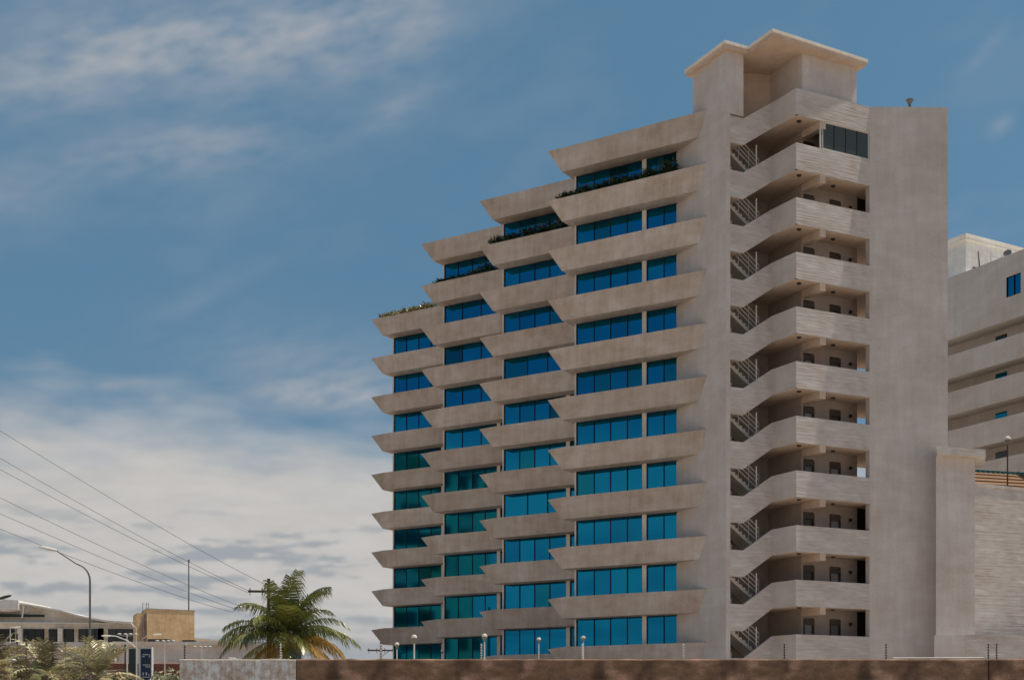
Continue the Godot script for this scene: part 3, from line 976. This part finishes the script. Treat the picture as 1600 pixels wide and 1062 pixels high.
# ------------------------------------------------------------------ the wall along the street
func boundary_wall() -> void:
	var t := thing("boundary_wall", "long stained brown boundary wall with one grey rendered end and electric fence posts", "wall", Vector3(3, 0, -45))
	var top := 1.86
	var d := 45.0
	var edges := [-7.05, -1.2, 4.4, 10.0, 15.62, 22.0, 30.0]
	var st := st_new()
	wall(st, Vector2(-10.88, d), Vector2(-7.07, d), .3, -EYE - .1, top, -EYE - .1, top)
	part("wall_panel", st, M.grey_render, t, "rough grey rendered wall panel at the left end")
	for i in edges.size() - 1:
		st = st_new()
		wall(st, Vector2(edges[i] + (.012 if i == 4 else .001), d + .002 * (i % 2)), Vector2(edges[i + 1] - (.03 if i == 3 else .001), d + .002 * (i % 2)), .28, -EYE - .1, top, -EYE - .1, top)
		part("wall_panel", st, M.brown_render, t)
	# worn mortar cap with a small chamfer on the street side
	for l in [[-10.9, -7.06, M.coping], [-7.055, 30.0, M.brown_render]]:
		st = st_new()
		var n := int((l[1] - l[0]) / .35)
		for i in n:
			var x0 := lerpf(l[0], l[1], float(i) / n)
			var x1 := lerpf(l[0], l[1], float(i + 1) / n)
			var y0 := top + .035 + .012 * sin(i * 1.7) + .008 * sin(i * 4.1)
			var y1 := top + .035 + .012 * sin((i + 1) * 1.7) + .008 * sin((i + 1) * 4.1)
			prism(st, [W(Vector2(x0, d - .012), top - .003), W(Vector2(x1, d - .012), top - .003), W(Vector2(x1, d + .3), top - .003), W(Vector2(x0, d + .3), top - .003)],
				[W(Vector2(x0, d + .03), y0), W(Vector2(x1, d + .03), y1), W(Vector2(x1, d + .29), y1), W(Vector2(x0, d + .29), y0)])
		part("wall_cap", st, l[2], t)
	st = st_new()
	tube(st, [W(Vector2(12.5, d + .1), top + .07), W(Vector2(15.55, d + .1), top + .075)], .022, .022, 6)
	part("conduit", st, M.white_metal, t)
	# electric fence posts with their rows of insulators
	for x in [288.0, 438.0, 595.0, 752.0, 910.0, 1068.0, 1226.0, 1385.0, 1545.0, 1558.0]:
		var X: float = (x - 800.0) / 2150.0 * (d + .15)
		var c := W(Vector2(X, d + .15), top + .02)
		st = st_new()
		tube(st, [c, c + Vector3(0, .54, 0)], .012, .012, 6)
		var post := part("fence_post", st, M.dark_steel if x > 1100 or x < 300 else M.white_metal, t)
		st = st_new()
		for k in 6:
			lathe(st, c + Vector3(0, .06 + .085 * k, 0), [Vector2(.012, -.02), Vector2(.034, -.012), Vector2(.034, .012), Vector2(.012, .02)], 8)
		part("insulators", st, M.lamp_dark if x > 1100 or x < 300 else M.insulator, post)
	st = st_new()
	var c2 := W(Vector2(-10.72, d + .1), top + .5)
	box(st, Vector2(-10.75, d + .12), Vector2(1, 0), .12, .1, top + .5, top + .56)
	part("floodlight", st, M.white_metal, t)
	st = st_new()
	var c3 := W(Vector2(-10.3, d + .1), top + .06)
	tube(st, [c3 + Vector3(1.0, 0, 0), c3 + Vector3(1.25, -.01, 0)], .03, .03, 6)
	part("floodlight", st, M.white_metal, t)

# ------------------------------------------------------------------ plants
func leaf_color(m: Material, f: float) -> Color:
	var b: Vector3 = m.get_meta("base")
	return Color(b.x * f, b.y * f, b.z * f)

func ctri(st: SurfaceTool, a: Vector3, b: Vector3, c: Vector3, col: Color) -> void:
	var n := (c - a).cross(b - a).normalized()
	for p in [a, b, c]:
		st.set_color(col); st.set_normal(n); st.add_vertex(p - org)

# one feather leaf: a rib that droops, with leaflets on both sides
func frond(st: SurfaceTool, m: Material, base: Vector3, az: float, elev: float, L: float, droop: float, wide: float, pairs: int, hang: float, wind: Vector3, tone: float, thin := .03) -> void:
	var dir := Vector3(cos(az) * cos(elev), sin(elev), sin(az) * cos(elev))
	var pts := [base]
	var dirs := [dir]
	var n := 14
	for i in n:
		var f := (i + 1.0) / n
		dir = (dir + Vector3.DOWN * droop * f / n * 2.2 + wind * f / n).normalized()
		pts.append(pts[-1] + dir * L / n)
		dirs.append(dir)
	for i in n:
		var r0 := .035 * (1.0 - float(i) / n) + .008
		var s: Vector3 = dirs[i].cross(Vector3.UP).normalized() * r0
		var u := Vector3.UP * r0
		var col := leaf_color(m, tone * 1.5) + Color(.03, .02, 0)
		ctri(st, pts[i] - s, pts[i] + u, pts[i + 1] + u, col)
		ctri(st, pts[i] + u, pts[i] + s, pts[i + 1] + u, col)
		ctri(st, pts[i] + s, pts[i] - s, pts[i + 1], col)
	for k in pairs:
		var f := .14 + .86 * (k + rng.randf() * .6) / pairs
		var g := f * n
		var i := mini(int(g), n - 1)
		var p: Vector3 = pts[i].lerp(pts[i + 1], g - i)
		var t: Vector3 = dirs[i]
		var side0 := t.cross(Vector3.UP).normalized()
		var upv := side0.cross(t).normalized()
		for sgn in [-1.0, 1.0]:
			var len := wide * (.35 + .75 * sin(PI * clampf(.12 + .80 * f, 0, 1))) * rng.randf_range(.8, 1.15)
			if rng.randf() < .07: continue
			var d1: Vector3 = (side0 * sgn * .9 + t * (.45 + .5 * f) + upv * .25 + Vector3.DOWN * hang * .4 + wind * .5).normalized()
			var d2: Vector3 = (d1 + Vector3.DOWN * hang * 1.2 + wind * .6 + Vector3(rng.randf_range(-.3, .3), rng.randf_range(-.25, .1), rng.randf_range(-.3, .3))).normalized()
			var w := t * wide * thin
			var col := leaf_color(m, tone * rng.randf_range(.65, 1.4))
			var mid := p + d1 * len * .5
			var tip := mid + d2 * len * .5
			ctri(st, p - w, p + w, mid + w * .9, col)
			ctri(st, p - w, mid + w * .9, mid - w * .9, col)
			ctri(st, mid - w * .9, mid + w * .9, tip, col)

func trunk(st: SurfaceTool, foot: Vector3, head: Vector3, r0: float, r1: float, lean: Vector3) -> void:
	var pts := []
	for i in 25:
		var f := i / 24.0
		pts.append(foot.lerp(head, f) + lean * sin(PI * f))
	for i in 24:
		var ra := lerpf(r0, r1, i / 24.0)
		tube(st, [pts[i], pts[i + 1]], ra * 1.06, ra * .94, 10)

func coconut_palm() -> void:
	var head := W(Vector2(-11.15, 68), 3.8)
	var foot := Vector3(-11.6, 0, -67.6)
	var t := thing("coconut_palm", "wind-blown coconut palm with drooping fronds behind the boundary wall", "palm tree", foot)
	var st := st_new()
	trunk(st, foot, head, .24, .15, Vector3(.12, 0, .05))
	part("trunk", st, M.bark, t)
	st = st_new()
	for i in 14:
		var a := TAU * i / 14.0
		var b := head + Vector3(cos(a) * .14, -.1, sin(a) * .14)
		tube(st, [b, b + Vector3(cos(a) * .25, .5, sin(a) * .25)], .07, .05, 5)
	part("leaf_bases", st, M.bark, t)
	var wind := Vector3(.36, 0, .05)
	# azimuth (0 = right, 90 = towards the viewer), elevation, length, droop, tone, old
	var L := [
		[95, 84, 3.2, .25, 1.0, 0], [60, 76, 3.3, .75, 1.1, 0], [10, 70, 3.3, 1.15, 1.0, 0], [-40, 68, 3.3, 1.1, .9, 0], [150, 74, 2.8, .6, .9, 0],
		[30, 52, 3.3, 1.3, .9, 0], [-10, 46, 3.3, 1.25, 1.0, 0], [80, 50, 3.0, 1.4, 1.1, 0], [-70, 50, 3.2, 1.2, .8, 0], [200, 52, 3.0, 1.2, 1.0, 0],
		[165, 40, 3.1, 1.15, 1.0, 0], [172, 30, 3.5, 1.2, 1.0, 0], [192, 24, 3.4, 1.3, .9, 0], [155, 58, 3.1, 1.2, 1.0, 0], [120, 42, 2.8, 1.4, 1.1, 0], [230, 40, 3.0, 1.2, .8, 0], [5, 26, 3.5, 1.0, 1.2, 0], [175, 18, 3.6, 1.0, 1.15, 0],
		[145, 14, 3.3, 1.1, 1.0, 0], [100, 16, 2.7, 1.3, .9, 0], [55, 14, 2.9, 1.3, 1.1, 0], [-30, 14, 3.1, 1.2, .9, 0], [250, 12, 2.8, 1.2, .8, 0],
		[22, 8, 3.5, 1.25, 1.2, 1], [45, 4, 3.2, 1.4, 1.0, 1], [-60, 30, 3.2, 1.3, .9, 0], [110, 60, 3.0, 1.0, 1.0, 0], [40, 64, 3.3, 1.2, 1.0, 0], [160, 28, 3.4, 1.2, 1.0, 0], [20, 36, 3.4, 1.3, 1.0, 0], [135, 30, 3.1, 1.4, .9, 0], [35, -6, 3.2, .9, 1.1, 1], [12, 2, 3.1, 1.3, 1.2, 1], [150, -14, 2.6, .9, .9, 1], [75, -22, 2.5, .9, .9, 0], [110, -26, 2.4, .8, .8, 1], [185, -8, 3.0, 1.0, .9, 0], [-15, -10, 2.7, 1.0, 1.0, 1],
	]
	for f in L:
		st = st_new()
		var m: Material = M.palm_old if f[5] == 1 else M.palm
		frond(st, m, head + Vector3(0, .1, 0), deg_to_rad(f[0] + rng.randf_range(-9, 9)), deg_to_rad(f[1] + rng.randf_range(-6, 6)), f[2] * rng.randf_range(.9, 1.08), f[3] * rng.randf_range(.85, 1.2), 1.05, 52, rng.randf_range(.8, 1.9), wind + Vector3(rng.randf_range(-.12, .12), 0, rng.randf_range(-.25, .25)), f[4] * rng.randf_range(.75, 1.35), .023)
		part("frond", st, m, t)

func leafy(st: SurfaceTool, m: Material, c: Vector3, r: Vector3, n: int, size: float) -> void:
	for i in n:
		var v := Vector3(rng.randfn(0, .45), rng.randfn(0, .4), rng.randfn(0, .45)).limit_length(1.0)
		var p := c + v * r
		var d := Vector3(rng.randf_range(-1, 1), rng.randf_range(-.4, 1), rng.randf_range(-1, 1)).normalized()
		var s := d.cross(Vector3(rng.randf_range(-1, 1), rng.randf_range(-1, 1), rng.randf_range(-1, 1))).normalized()
		var l := size * rng.randf_range(.6, 1.3)
		var col := leaf_color(m, rng.randf_range(.5, 1.6))
		ctri(st, p - s * l * .22, p + s * l * .22, p + d * l, col)
		ctri(st, p + s * l * .22, p - s * l * .22, p - d * l * .5, col)

func terrace_plants() -> void:
	var spots := [
		["right block's top terrace", Vector2(2.43, 91.6), 34.34, [[1.2, .45, .5], [2.5, .4, .62], [3.8, .38, .6], [5.0, .42, .72], [6.2, .3, .55], [7.2, .5, .75], [8.4, .5, .95]], 1],
		["second block's top terrace", Vector2(-2.30, 99.9), 34.15, [[1.2, .4, .6], [2.6, .35, .55], [3.9, .45, .7], [5.2, .5, .8], [6.6, .55, .9]], 1],
		["third block's top terrace", Vector2(-7.10, 108.65), 34.05, [[1.6, .3, .35], [3.2, .3, .4], [4.6, .4, .5], [5.9, .6, .8]], 1],
		["leftmost block's roof terrace", Vector2(-11.94, 117.5), 33.95, [[1.4, .3, .42], [2.5, .3, .45], [3.6, .32, .5], [4.6, .32, .5], [5.6, .35, .6]], 0],
	]
	var order := ["leftmost", "second from left", "third from left", "fourth from left", "fifth from left", "sixth from left", "seventh from left"]
	for s in spots:
		var list: Array = s[3]
		for i in list.size():
			var a: Array = list[i]
			var foot := W(pt(s[1], a[0], -.75), s[2] - .02)
			var kind := "dark green spiky shrub" if s[4] == 1 else "small yellow-green flowering shrub"
			var t := thing("terrace_shrub", "%s %s on the %s" % [kind, order[i], s[0]], "shrub", foot, "shrubs on the " + s[0])
			var st := st_new()
			tube(st, [foot, foot + Vector3(0, a[2] * .6, 0)], .03, .015, 5)
			part("stem", st, M.bark, t)
			st = st_new()
			var m: Material = M.hedge if s[4] == 1 else M.flower
			leafy(st, m, foot + Vector3(0, a[2] * .5, 0), Vector3(.95, a[2] * .75, .5), 300, .24)
			if s[4] == 1:
				for k in 9:
					frond(st, m, foot + Vector3(rng.randf_range(-.4, .4), a[2] * .4, rng.randf_range(-.2, .2)), rng.randf() * TAU, rng.randf_range(.6, 1.4), a[2] * rng.randf_range(.7, 1.15), 1.0, .3, 12, .5, Vector3.ZERO, 1.0)
			part("foliage", st, m, t)

func low_plants() -> void:
	# dusty feather palms along the left foreground: picture place, distance, crown height, frond length
	var spots := [[-11.0, 46.0, 1.75, 1.5, "cut off by the left edge"], [34.0, 52.0, 1.55, 1.6, "below the young bright plant"], [72.0, 47.0, 1.75, 1.75, "left of the tall street lamp"], [112.0, 53.0, 1.65, 1.6, "behind the tall street lamp pole"], [152.0, 46.0, 1.7, 1.7, "right of the tall street lamp"], [178.0, 55.0, 1.25, 1.4, "behind the green sign board"]]
	for s in spots:
		var X: float = (s[0] - 800.0) / 2150.0 * s[1]
		var foot := Vector3(X, 0, -s[1])
		var head := foot + Vector3(0, s[2] + EYE - .35, 0)
		var t := thing("feather_palm", "dusty grey-green feather palm " + s[4], "palm tree", foot, "dusty feather palms at the lower left")
		var st := st_new()
		trunk(st, foot, head, .2, .17, Vector3(.04, 0, 0))
		part("trunk", st, M.bark, t)
		for k in 20:
			st = st_new()
			frond(st, M.dusty, head, TAU * k / 20.0 + rng.randf_range(-.2, .2), rng.randf_range(.1, 1.35), s[3] * rng.randf_range(.75, 1.05), rng.randf_range(.7, 1.3), .46, 19, .3, Vector3(.12, 0, 0), [.35, .7, 1.1, 1.6][k % 4] * rng.randf_range(.85, 1.1), .055)
			part("frond", st, M.dusty, t)
	# a young bright plant with upright blades
	var f := Vector3((47.0 - 800) / 2150 * 58, 0, -58)
	var t := thing("banana_plant", "young bright green banana plant standing above the dusty palms", "plant", f)
	var st := st_new()
	tube(st, [f, f + Vector3(0, 3.2, 0)], .07, .04, 7)
	part("stem", st, M.timber, t)
	for b in [[.25, 1.35, 1.9, .16], [2.6, 1.0, 1.2, .15], [4.1, .9, 1.1, .14], [5.6, .8, 1.1, .14]]:
		st = st_new()
		var p := f + Vector3(0, 3.0, 0)
		var d := Vector3(cos(b[0]) * cos(b[1]), sin(b[1]), sin(b[0]) * cos(b[1]))
		var sd := d.cross(Vector3(.2, .1, 1)).normalized()
		for i in 8:
			var w0: float = b[3] * sin(PI * (i + .3) / 8.6)
			var w1: float = b[3] * sin(PI * (i + 1.3) / 8.6) if i < 7 else .0
			var p1: Vector3 = p + d * b[2] / 8.0
			var col := leaf_color(M.young, rng.randf_range(.85, 1.25))
			ctri(st, p - sd * w0, p, p1, col); ctri(st, p - sd * w0, p1, p1 - sd * w1, col)
			ctri(st, p, p + sd * w0, p1, col); ctri(st, p + sd * w0, p1 + sd * w1, p1, col)
			p = p1
			d = (d + Vector3(.02, -.05, 0)).normalized()
		part("leaf", st, M.young, t)
	var g := Vector3((58.0 - 800) / 2150 * 50, 0, -50)
	# pale-leaved shrubs by the end of the wall
	var shr := [[248.0, 48.0, 1.55, "left"], [268.0, 46.5, 1.6, "right"]]
	for s in shr:
		var X: float = (s[0] - 800.0) / 2150.0 * s[1]
		var foot := Vector3(X, 0, -s[1])
		var o := thing("pale_shrub", "pale-leaved shrub, the %s one of two between blue sign and grey wall end" % s[3], "shrub", foot, "pale shrubs by the wall end")
		st = st_new()
		for k in 5: tube(st, [foot, foot + Vector3(rng.randf_range(-.4, .4), 2.6, rng.randf_range(-.3, .3))], .03, .015, 5)
		part("stem", st, M.bark, o)
		st = st_new()
		leafy(st, M.pale, foot + Vector3(0, s[2] + EYE - .75, 0), Vector3(.6, .8, .5), 700, .16)
		leafy(st, M.palm, foot + Vector3(0, s[2] + EYE - .95, 0), Vector3(.6, .8, .5), 500, .2)
		part("foliage", st, M.pale, o)
	# darker ground cover under the palms
	org = Vector3.ZERO
	st = st_new()
	for i in 30:
		leafy(st, M.dusty, Vector3(rng.randf_range(-22, -11.5), rng.randf_range(.3, 1.5), rng.randf_range(-58, -44)), Vector3(1.2, .9, 1.0), 160, .35)
	var o2 := part("undergrowth", st, M.dusty, self)
	tag(o2, "dry undergrowth between the dusty palms at the lower left", "undergrowth", "", "stuff")

# ------------------------------------------------------------------ lamps, poles, wires, sign
func globe_lamp(p: Vector2, h: float, r: float, label: String, group: String, pole: Material = null) -> void:
	var foot := Vector3(p.x, 0, -p.y)
	var t := thing("globe_lamp", label, "lamp", foot, group)
	var st := st_new()
	var c := W(p, h)
	tube(st, [foot, c - Vector3(0, r * 1.6, 0)], r * .33, r * .26, 8)
	part("pole", st, pole if pole else M.white_metal, t)
	st = st_new()
	lathe(st, c, [Vector2(r * .28, -r * 1.9), Vector2(r * .5, -r * 1.1), Vector2(r * .98, -r * .35), Vector2(r * 1.02, -r * .2)], 16)
	part("cup", st, M.globe_cup, t)
	st = st_new()
	var prof := []
	for i in 11: prof.append(Vector2(r * cos(-.35 + (PI * .5 + .35) * i / 10.0), r * sin(-.35 + (PI * .5 + .35) * i / 10.0)))
	lathe(st, c, prof, 16)
	part("globe", st, M.globe, t)

func street_lamp(called: String, label: String, foot2: Vector2, pts: Array, head_at: Vector3, toward: Vector3, size: float, m: Material) -> void:
	var foot := Vector3(foot2.x, 0, -foot2.y)
	var t := thing(called, label, "street lamp", foot)
	var st := st_new()
	var line := [foot]
	line.append_array(pts)
	for i in line.size() - 1:
		tube(st, [line[i], line[i + 1]], (lerpf(.052, .03, minf(1, i / 8.0)) if i else .068) * size, lerpf(.052, .03, minf(1, (i + 1) / 8.0)) * size, 8)
	part("pole", st, m, t)
	st = st_new()
	var u := toward.normalized()
	var s := u.cross(Vector3.UP).normalized()
	var secs := [[-.02, .04, .04], [.12, .11, .07], [.45, .15, .085], [.72, .12, .07], [.85, .03, .03]]
	for i in secs.size() - 1:
		var a: Array = secs[i]
		var b: Array = secs[i + 1]
		for k in 10:
			var t0 := TAU * k / 10
			var t1 := TAU * (k + 1) / 10
			var A: Vector3 = head_at + u * a[0] * size
			var B: Vector3 = head_at + u * b[0] * size
			var d0 := s * cos(t0) + Vector3.UP * sin(t0)
			quad(st, A + (s * cos(t0) * a[1] + Vector3.UP * sin(t0) * a[2]) * size, A + (s * cos(t1) * a[1] + Vector3.UP * sin(t1) * a[2]) * size, B + (s * cos(t1) * b[1] + Vector3.UP * sin(t1) * b[2]) * size, B + (s * cos(t0) * b[1] + Vector3.UP * sin(t0) * b[2]) * size, d0)
	part("lamp_head", st, m if m == M.dark_steel else M.white_metal, t)

func street_things() -> void:
	# tall curved lamp in the left foreground
	var d := 50.0
	var X := -15.35
	var pts := [W(Vector2(X, d), 4.9)]
	for i in 7:
		var a := i / 6.0 * PI * .5 * .85
		pts.append(W(Vector2(X - .62 * (1 - cos(a)), d), 4.95 + .62 * sin(a)))
	pts.append(W(Vector2(-16.6, d), 6.06))
	street_lamp("street_lamp", "tall grey street lamp with a long curved arm over the palms", Vector2(X, d), pts, W(Vector2(-16.55, d), 6.05), Vector3(-1, .2, 0), .78, M.steel)
	street_lamp("street_lamp", "street lamp head reaching in from the left edge of the view", Vector2(-23.6, 60), [W(Vector2(-23.6, 60), 4.6), W(Vector2(-23.2, 60), 4.85), W(Vector2(-22.4, 60), 5.15)], W(Vector2(-22.5, 60), 5.12), Vector3(1, .28, 0), .8, M.dark_steel)
	street_lamp("street_lamp", "small pale street lamp leaning left beside the blue sign", Vector2(-19.17, 70), [W(Vector2(-19.17, 70), 3.55), W(Vector2(-19.6, 70), 3.9), W(Vector2(-20.2, 70), 4.12), W(Vector2(-20.5, 70), 4.13)], W(Vector2(-20.4, 70), 4.13), Vector3(-1, .0, 0), .6, M.white_metal)
	street_lamp("street_lamp", "thin street lamp with its head in front of the buff block", Vector2(-21.5, 80), [W(Vector2(-21.5, 80), 4.55), W(Vector2(-21.2, 80), 4.75)], W(Vector2(-20.9, 80), 4.78), Vector3(1, .06, 0), .62, M.coping)
	street_lamp("street_lamp", "thin street lamp with a bright small head before the hall's right end", Vector2(-24.6, 90), [W(Vector2(-24.6, 90), 5.8), W(Vector2(-24.7, 90), 5.9)], W(Vector2(-24.7, 90), 5.88), Vector3(-.6, .7, 0), .45, M.white_metal)
	street_lamp("street_lamp", "thin pale street lamp in front of the hall windows near the left edge", Vector2(-29.2, 80), [W(Vector2(-29.2, 80), 5.2), W(Vector2(-29.0, 80), 5.25)], W(Vector2(-29.0, 80), 5.2), Vector3(1, .1, 0), .5, M.white_metal)
	# cluster lamps with four flat heads
	for c in [[198.0, 990.5, 80.0, "in front of the hall's right end"], [257.0, 1001.0, 82.0, "in front of the buff block"], [315.0, 1010.0, 86.0, "in front of the blue building"]]:
		var x: float = (c[0] - 800) / 2150 * c[2]
		var h: float = (1120 - c[1]) / 2150 * c[2]
		var foot := Vector3(x, 0, -c[2])
		var t := thing("cluster_lamp", "slim white lamp post with four small heads " + c[3], "street lamp", foot, "four-headed lamp posts by the hall")
		var st := st_new()
		tube(st, [foot, W(Vector2(x, c[2]), h)], .045, .03, 6)
		part("pole", st, M.white_metal, t)
		for k in 4:
			var o: float = [-.45, -.12, .2, .48][k]
			st = st_new()
			tube(st, [W(Vector2(x, c[2]), h - .12), W(Vector2(x + o, c[2] + .1 * (k % 2)), h - .05)], .015, .015, 5)
			lathe(st, W(Vector2(x + o, c[2] + .1 * (k % 2)), h + .02), [Vector2(0, -.05), Vector2(.13, -.045), Vector2(.135, -.02), Vector2(.08, .03), Vector2(0, .045)], 10)
			part("lamp_head", st, M.lamp_grey, t)
	# globe lamps in the garden between wall and tower
	for c in [[620.0, 1007.0, 80.0, .14, "leftmost globe lamp, a short one under the lowest band of the leftmost block"], [647.0, 996.0, 64.0, .14, "globe lamp with white pole before the leftmost block, second from left"], [691.0, 1017.0, 95.0, .11, "smallest and dimmest globe lamp, before the column between two blocks"], [757.0, 994.0, 71.0, .145, "globe lamp with white pole beside a fence post near the middle"], [842.0, 999.0, 80.0, .13, "globe lamp before the bright blue windows of the second block from right"], [911.5, 996.5, 79.0, .135, "rightmost garden globe lamp, before the corner of the right block"]]:
		globe_lamp(Vector2((c[0] - 800) / 2150 * c[2], c[2]), (1120 - c[1]) / 2150 * c[2], c[3], c[4], "globe lamps in front of the tower")
	# blue totem sign
	var sf := Vector3((228.0 - 800) / 2150 * 52, 0, -52)
	var t := thing("totem_sign", "tall dark blue totem sign with pale frame and white marks", "sign", sf)
	var st := st_new()
	var w := .42
	var h0 := .2
	var h1 := 2.58
	box(st, Vector2(sf.x, 52.06), Vector2(1, 0), w, .1, h0, h1)
	part("sign_panel", st, M.sign_blue, t)
	st = st_new()
	box(st, Vector2(sf.x - w * .5 - .02, 52.0), Vector2(1, 0), .05, .24, -EYE, h1 + .06)
	box(st, Vector2(sf.x + w * .5 + .015, 52.0), Vector2(1, 0), .03, .24, -EYE, h1 + .06)
	box(st, Vector2(sf.x, 52.0), Vector2(1, 0), w - .002, .24, h1, h1 + .06)
	part("sign_frame", st, M.sign_white, t)
	# white marks: two hooked bars and a last row of small figures
	var marks := [[-.03, .22, 2.36, .035], [.12, .035, 2.31, .12], [-.11, .1, 2.29, .03], [-.03, .22, 1.97, .03], [.12, .035, 1.93, .12], [.02, .12, 1.90, .03], [-.12, .04, 1.63, .11], [.0, .05, 1.64, .11], [.1, .04, 1.60, .06], [0, .34, 1.51, .025]]
	for k in marks:
		st = st_new()
		box(st, Vector2(sf.x + k[0], 52.0), Vector2(1, 0), k[1], .012, k[2] - k[3] * .5, k[2] + k[3] * .5)
		part("sign_mark", st, M.sign_white, t)
	var gf := Vector3((207.0 - 800) / 2150 * 54, 0, -54)
	t = thing("green_sign", "narrow dark green sign board left of the blue totem sign", "sign", gf)
	st = st_new()
	box(st, Vector2(gf.x, 54), Vector2(1, 0), .3, .08, 1.4, 2.68)
	part("board", st, M.sign_green, t)
	st = st_new()
	tube(st, [Vector3(gf.x + .17, 0, -53.9), Vector3(gf.x + .17, 4.42, -53.9)], .03, .03, 6)
	part("post", st, M.white_metal, t)
	st = st_new()
	box(st, Vector2(gf.x, 53.95), Vector2(1, 0), .32, .02, 2.68, 2.72)
	part("edge", st, M.sign_white, t)
	# dark posts of the car park fence, before the hall
	for k in [26.0, 40.0, 81.0, 101.0, 133.0, 195.0]:
		var x: float = (k - 800) / 2150 * 90
		st = st_new()
		org = Vector3(x, 0, -90)
		tube(st, [org, org + Vector3(0, 7.25 - .004 * k, 0)], .055, .05, 6)
		var o := part("fence_pole", st, M.dark_steel, self)
		o.position = org
		var pn: String = ["leftmost", "second from left", "third from left", "fourth from left", "fifth from left", "rightmost"][[26.0, 40.0, 81.0, 101.0, 133.0, 195.0].find(k)]
		tag(o, "thin dark steel pole before the hall windows, %s of six" % pn, "pole", "dark poles before the hall")
	# power poles and the wires that run over the street towards the left
	var near := Vector2(-16.74, 30.0)
	var far := Vector2(-17.7, 100.0)
	var pole_a := utility_pole(far, 10.05, "wooden power pole with a cross arm behind the coconut palm")
	utility_pole(near, 11.6, "wooden power pole outside the view at left, carrying the near wire ends")
	utility_pole(Vector2(-14.3, 150), 8.2, "small distant power pole left of the tower, above the wall")
	var lines := [[670, 416, 914, 5], [712, 389, 923, 6], [729, 386, 925, 6], [772.6, 392, 953, 7], [796.7, 380, 955, 8], [820, 362, 956, 9]]
	for k in lines:
		var slope: float = (k[2] - k[0]) / float(k[1])
		var yn: float = k[0] - slope * 400.0 * 1.06
		var A := W(Vector2(-1200.0 / 2150 * 30, 30), (1120 - yn) / 2150 * 30)
		var B := W(Vector2((k[1] - 800.0) / 2150 * 100, 100), (1120.0 - k[2]) / 2150 * 100)
		org = Vector3(B.x, 0, B.z)
		st = st_new()
		var p := []
		for i in 41:
			var f := i / 40.0
			p.append(A.lerp(B, f) - Vector3(0, .32 * 4 * f * (1 - f), 0))
		tube(st, p, .0055, .017, 5)
		var o := part("power_line", st, M.cable, self)
		o.position = org
		var nth: String = ["topmost", "second from top", "third from top", "fourth from top", "fifth from top", "lowest"][lines.find(k)]
		tag(o, "thin dark power line across the lower left sky, %s of six" % nth, "power line", "power lines in the left sky")

func utility_pole(p: Vector2, h: float, label: String) -> Node3D:
	var foot := Vector3(p.x, 0, -p.y)
	var t := thing("utility_pole", label, "power pole", foot, "")
	var st := st_new()
	tube(st, [foot, W(p, h)], .16, .12, 8)
	part("pole", st, M.timber, t)
	st = st_new()
	var arm := h - .95
	var e := Vector2(1, .12).normalized()
	box(st, p + Vector2(0, -.2), e, 2.9, .14, arm - .08, arm + .08)
	part("cross_arm", st, M.timber, t)
	for i in 4:
		st = st_new()
		var c := p + Vector2(0, -.2) + e * (-1.3 + .87 * i)
		lathe(st, W(c, arm + .08), [Vector2(.03, 0), Vector2(.06, .03), Vector2(.03, .06), Vector2(.06, .1), Vector2(.02, .16)], 8)
		tube(st, [W(c, arm - .08), W(c, arm - .35)], .03, .02, 5)
		part("insulator", st, M.lamp_dark, t)
	st = st_new()
	tube(st, [W(p, arm - .7), W(p + e * .9 + Vector2(0, -.2), arm - .08)], .03, .03, 5)
	part("brace", st, M.timber, t)
	return t
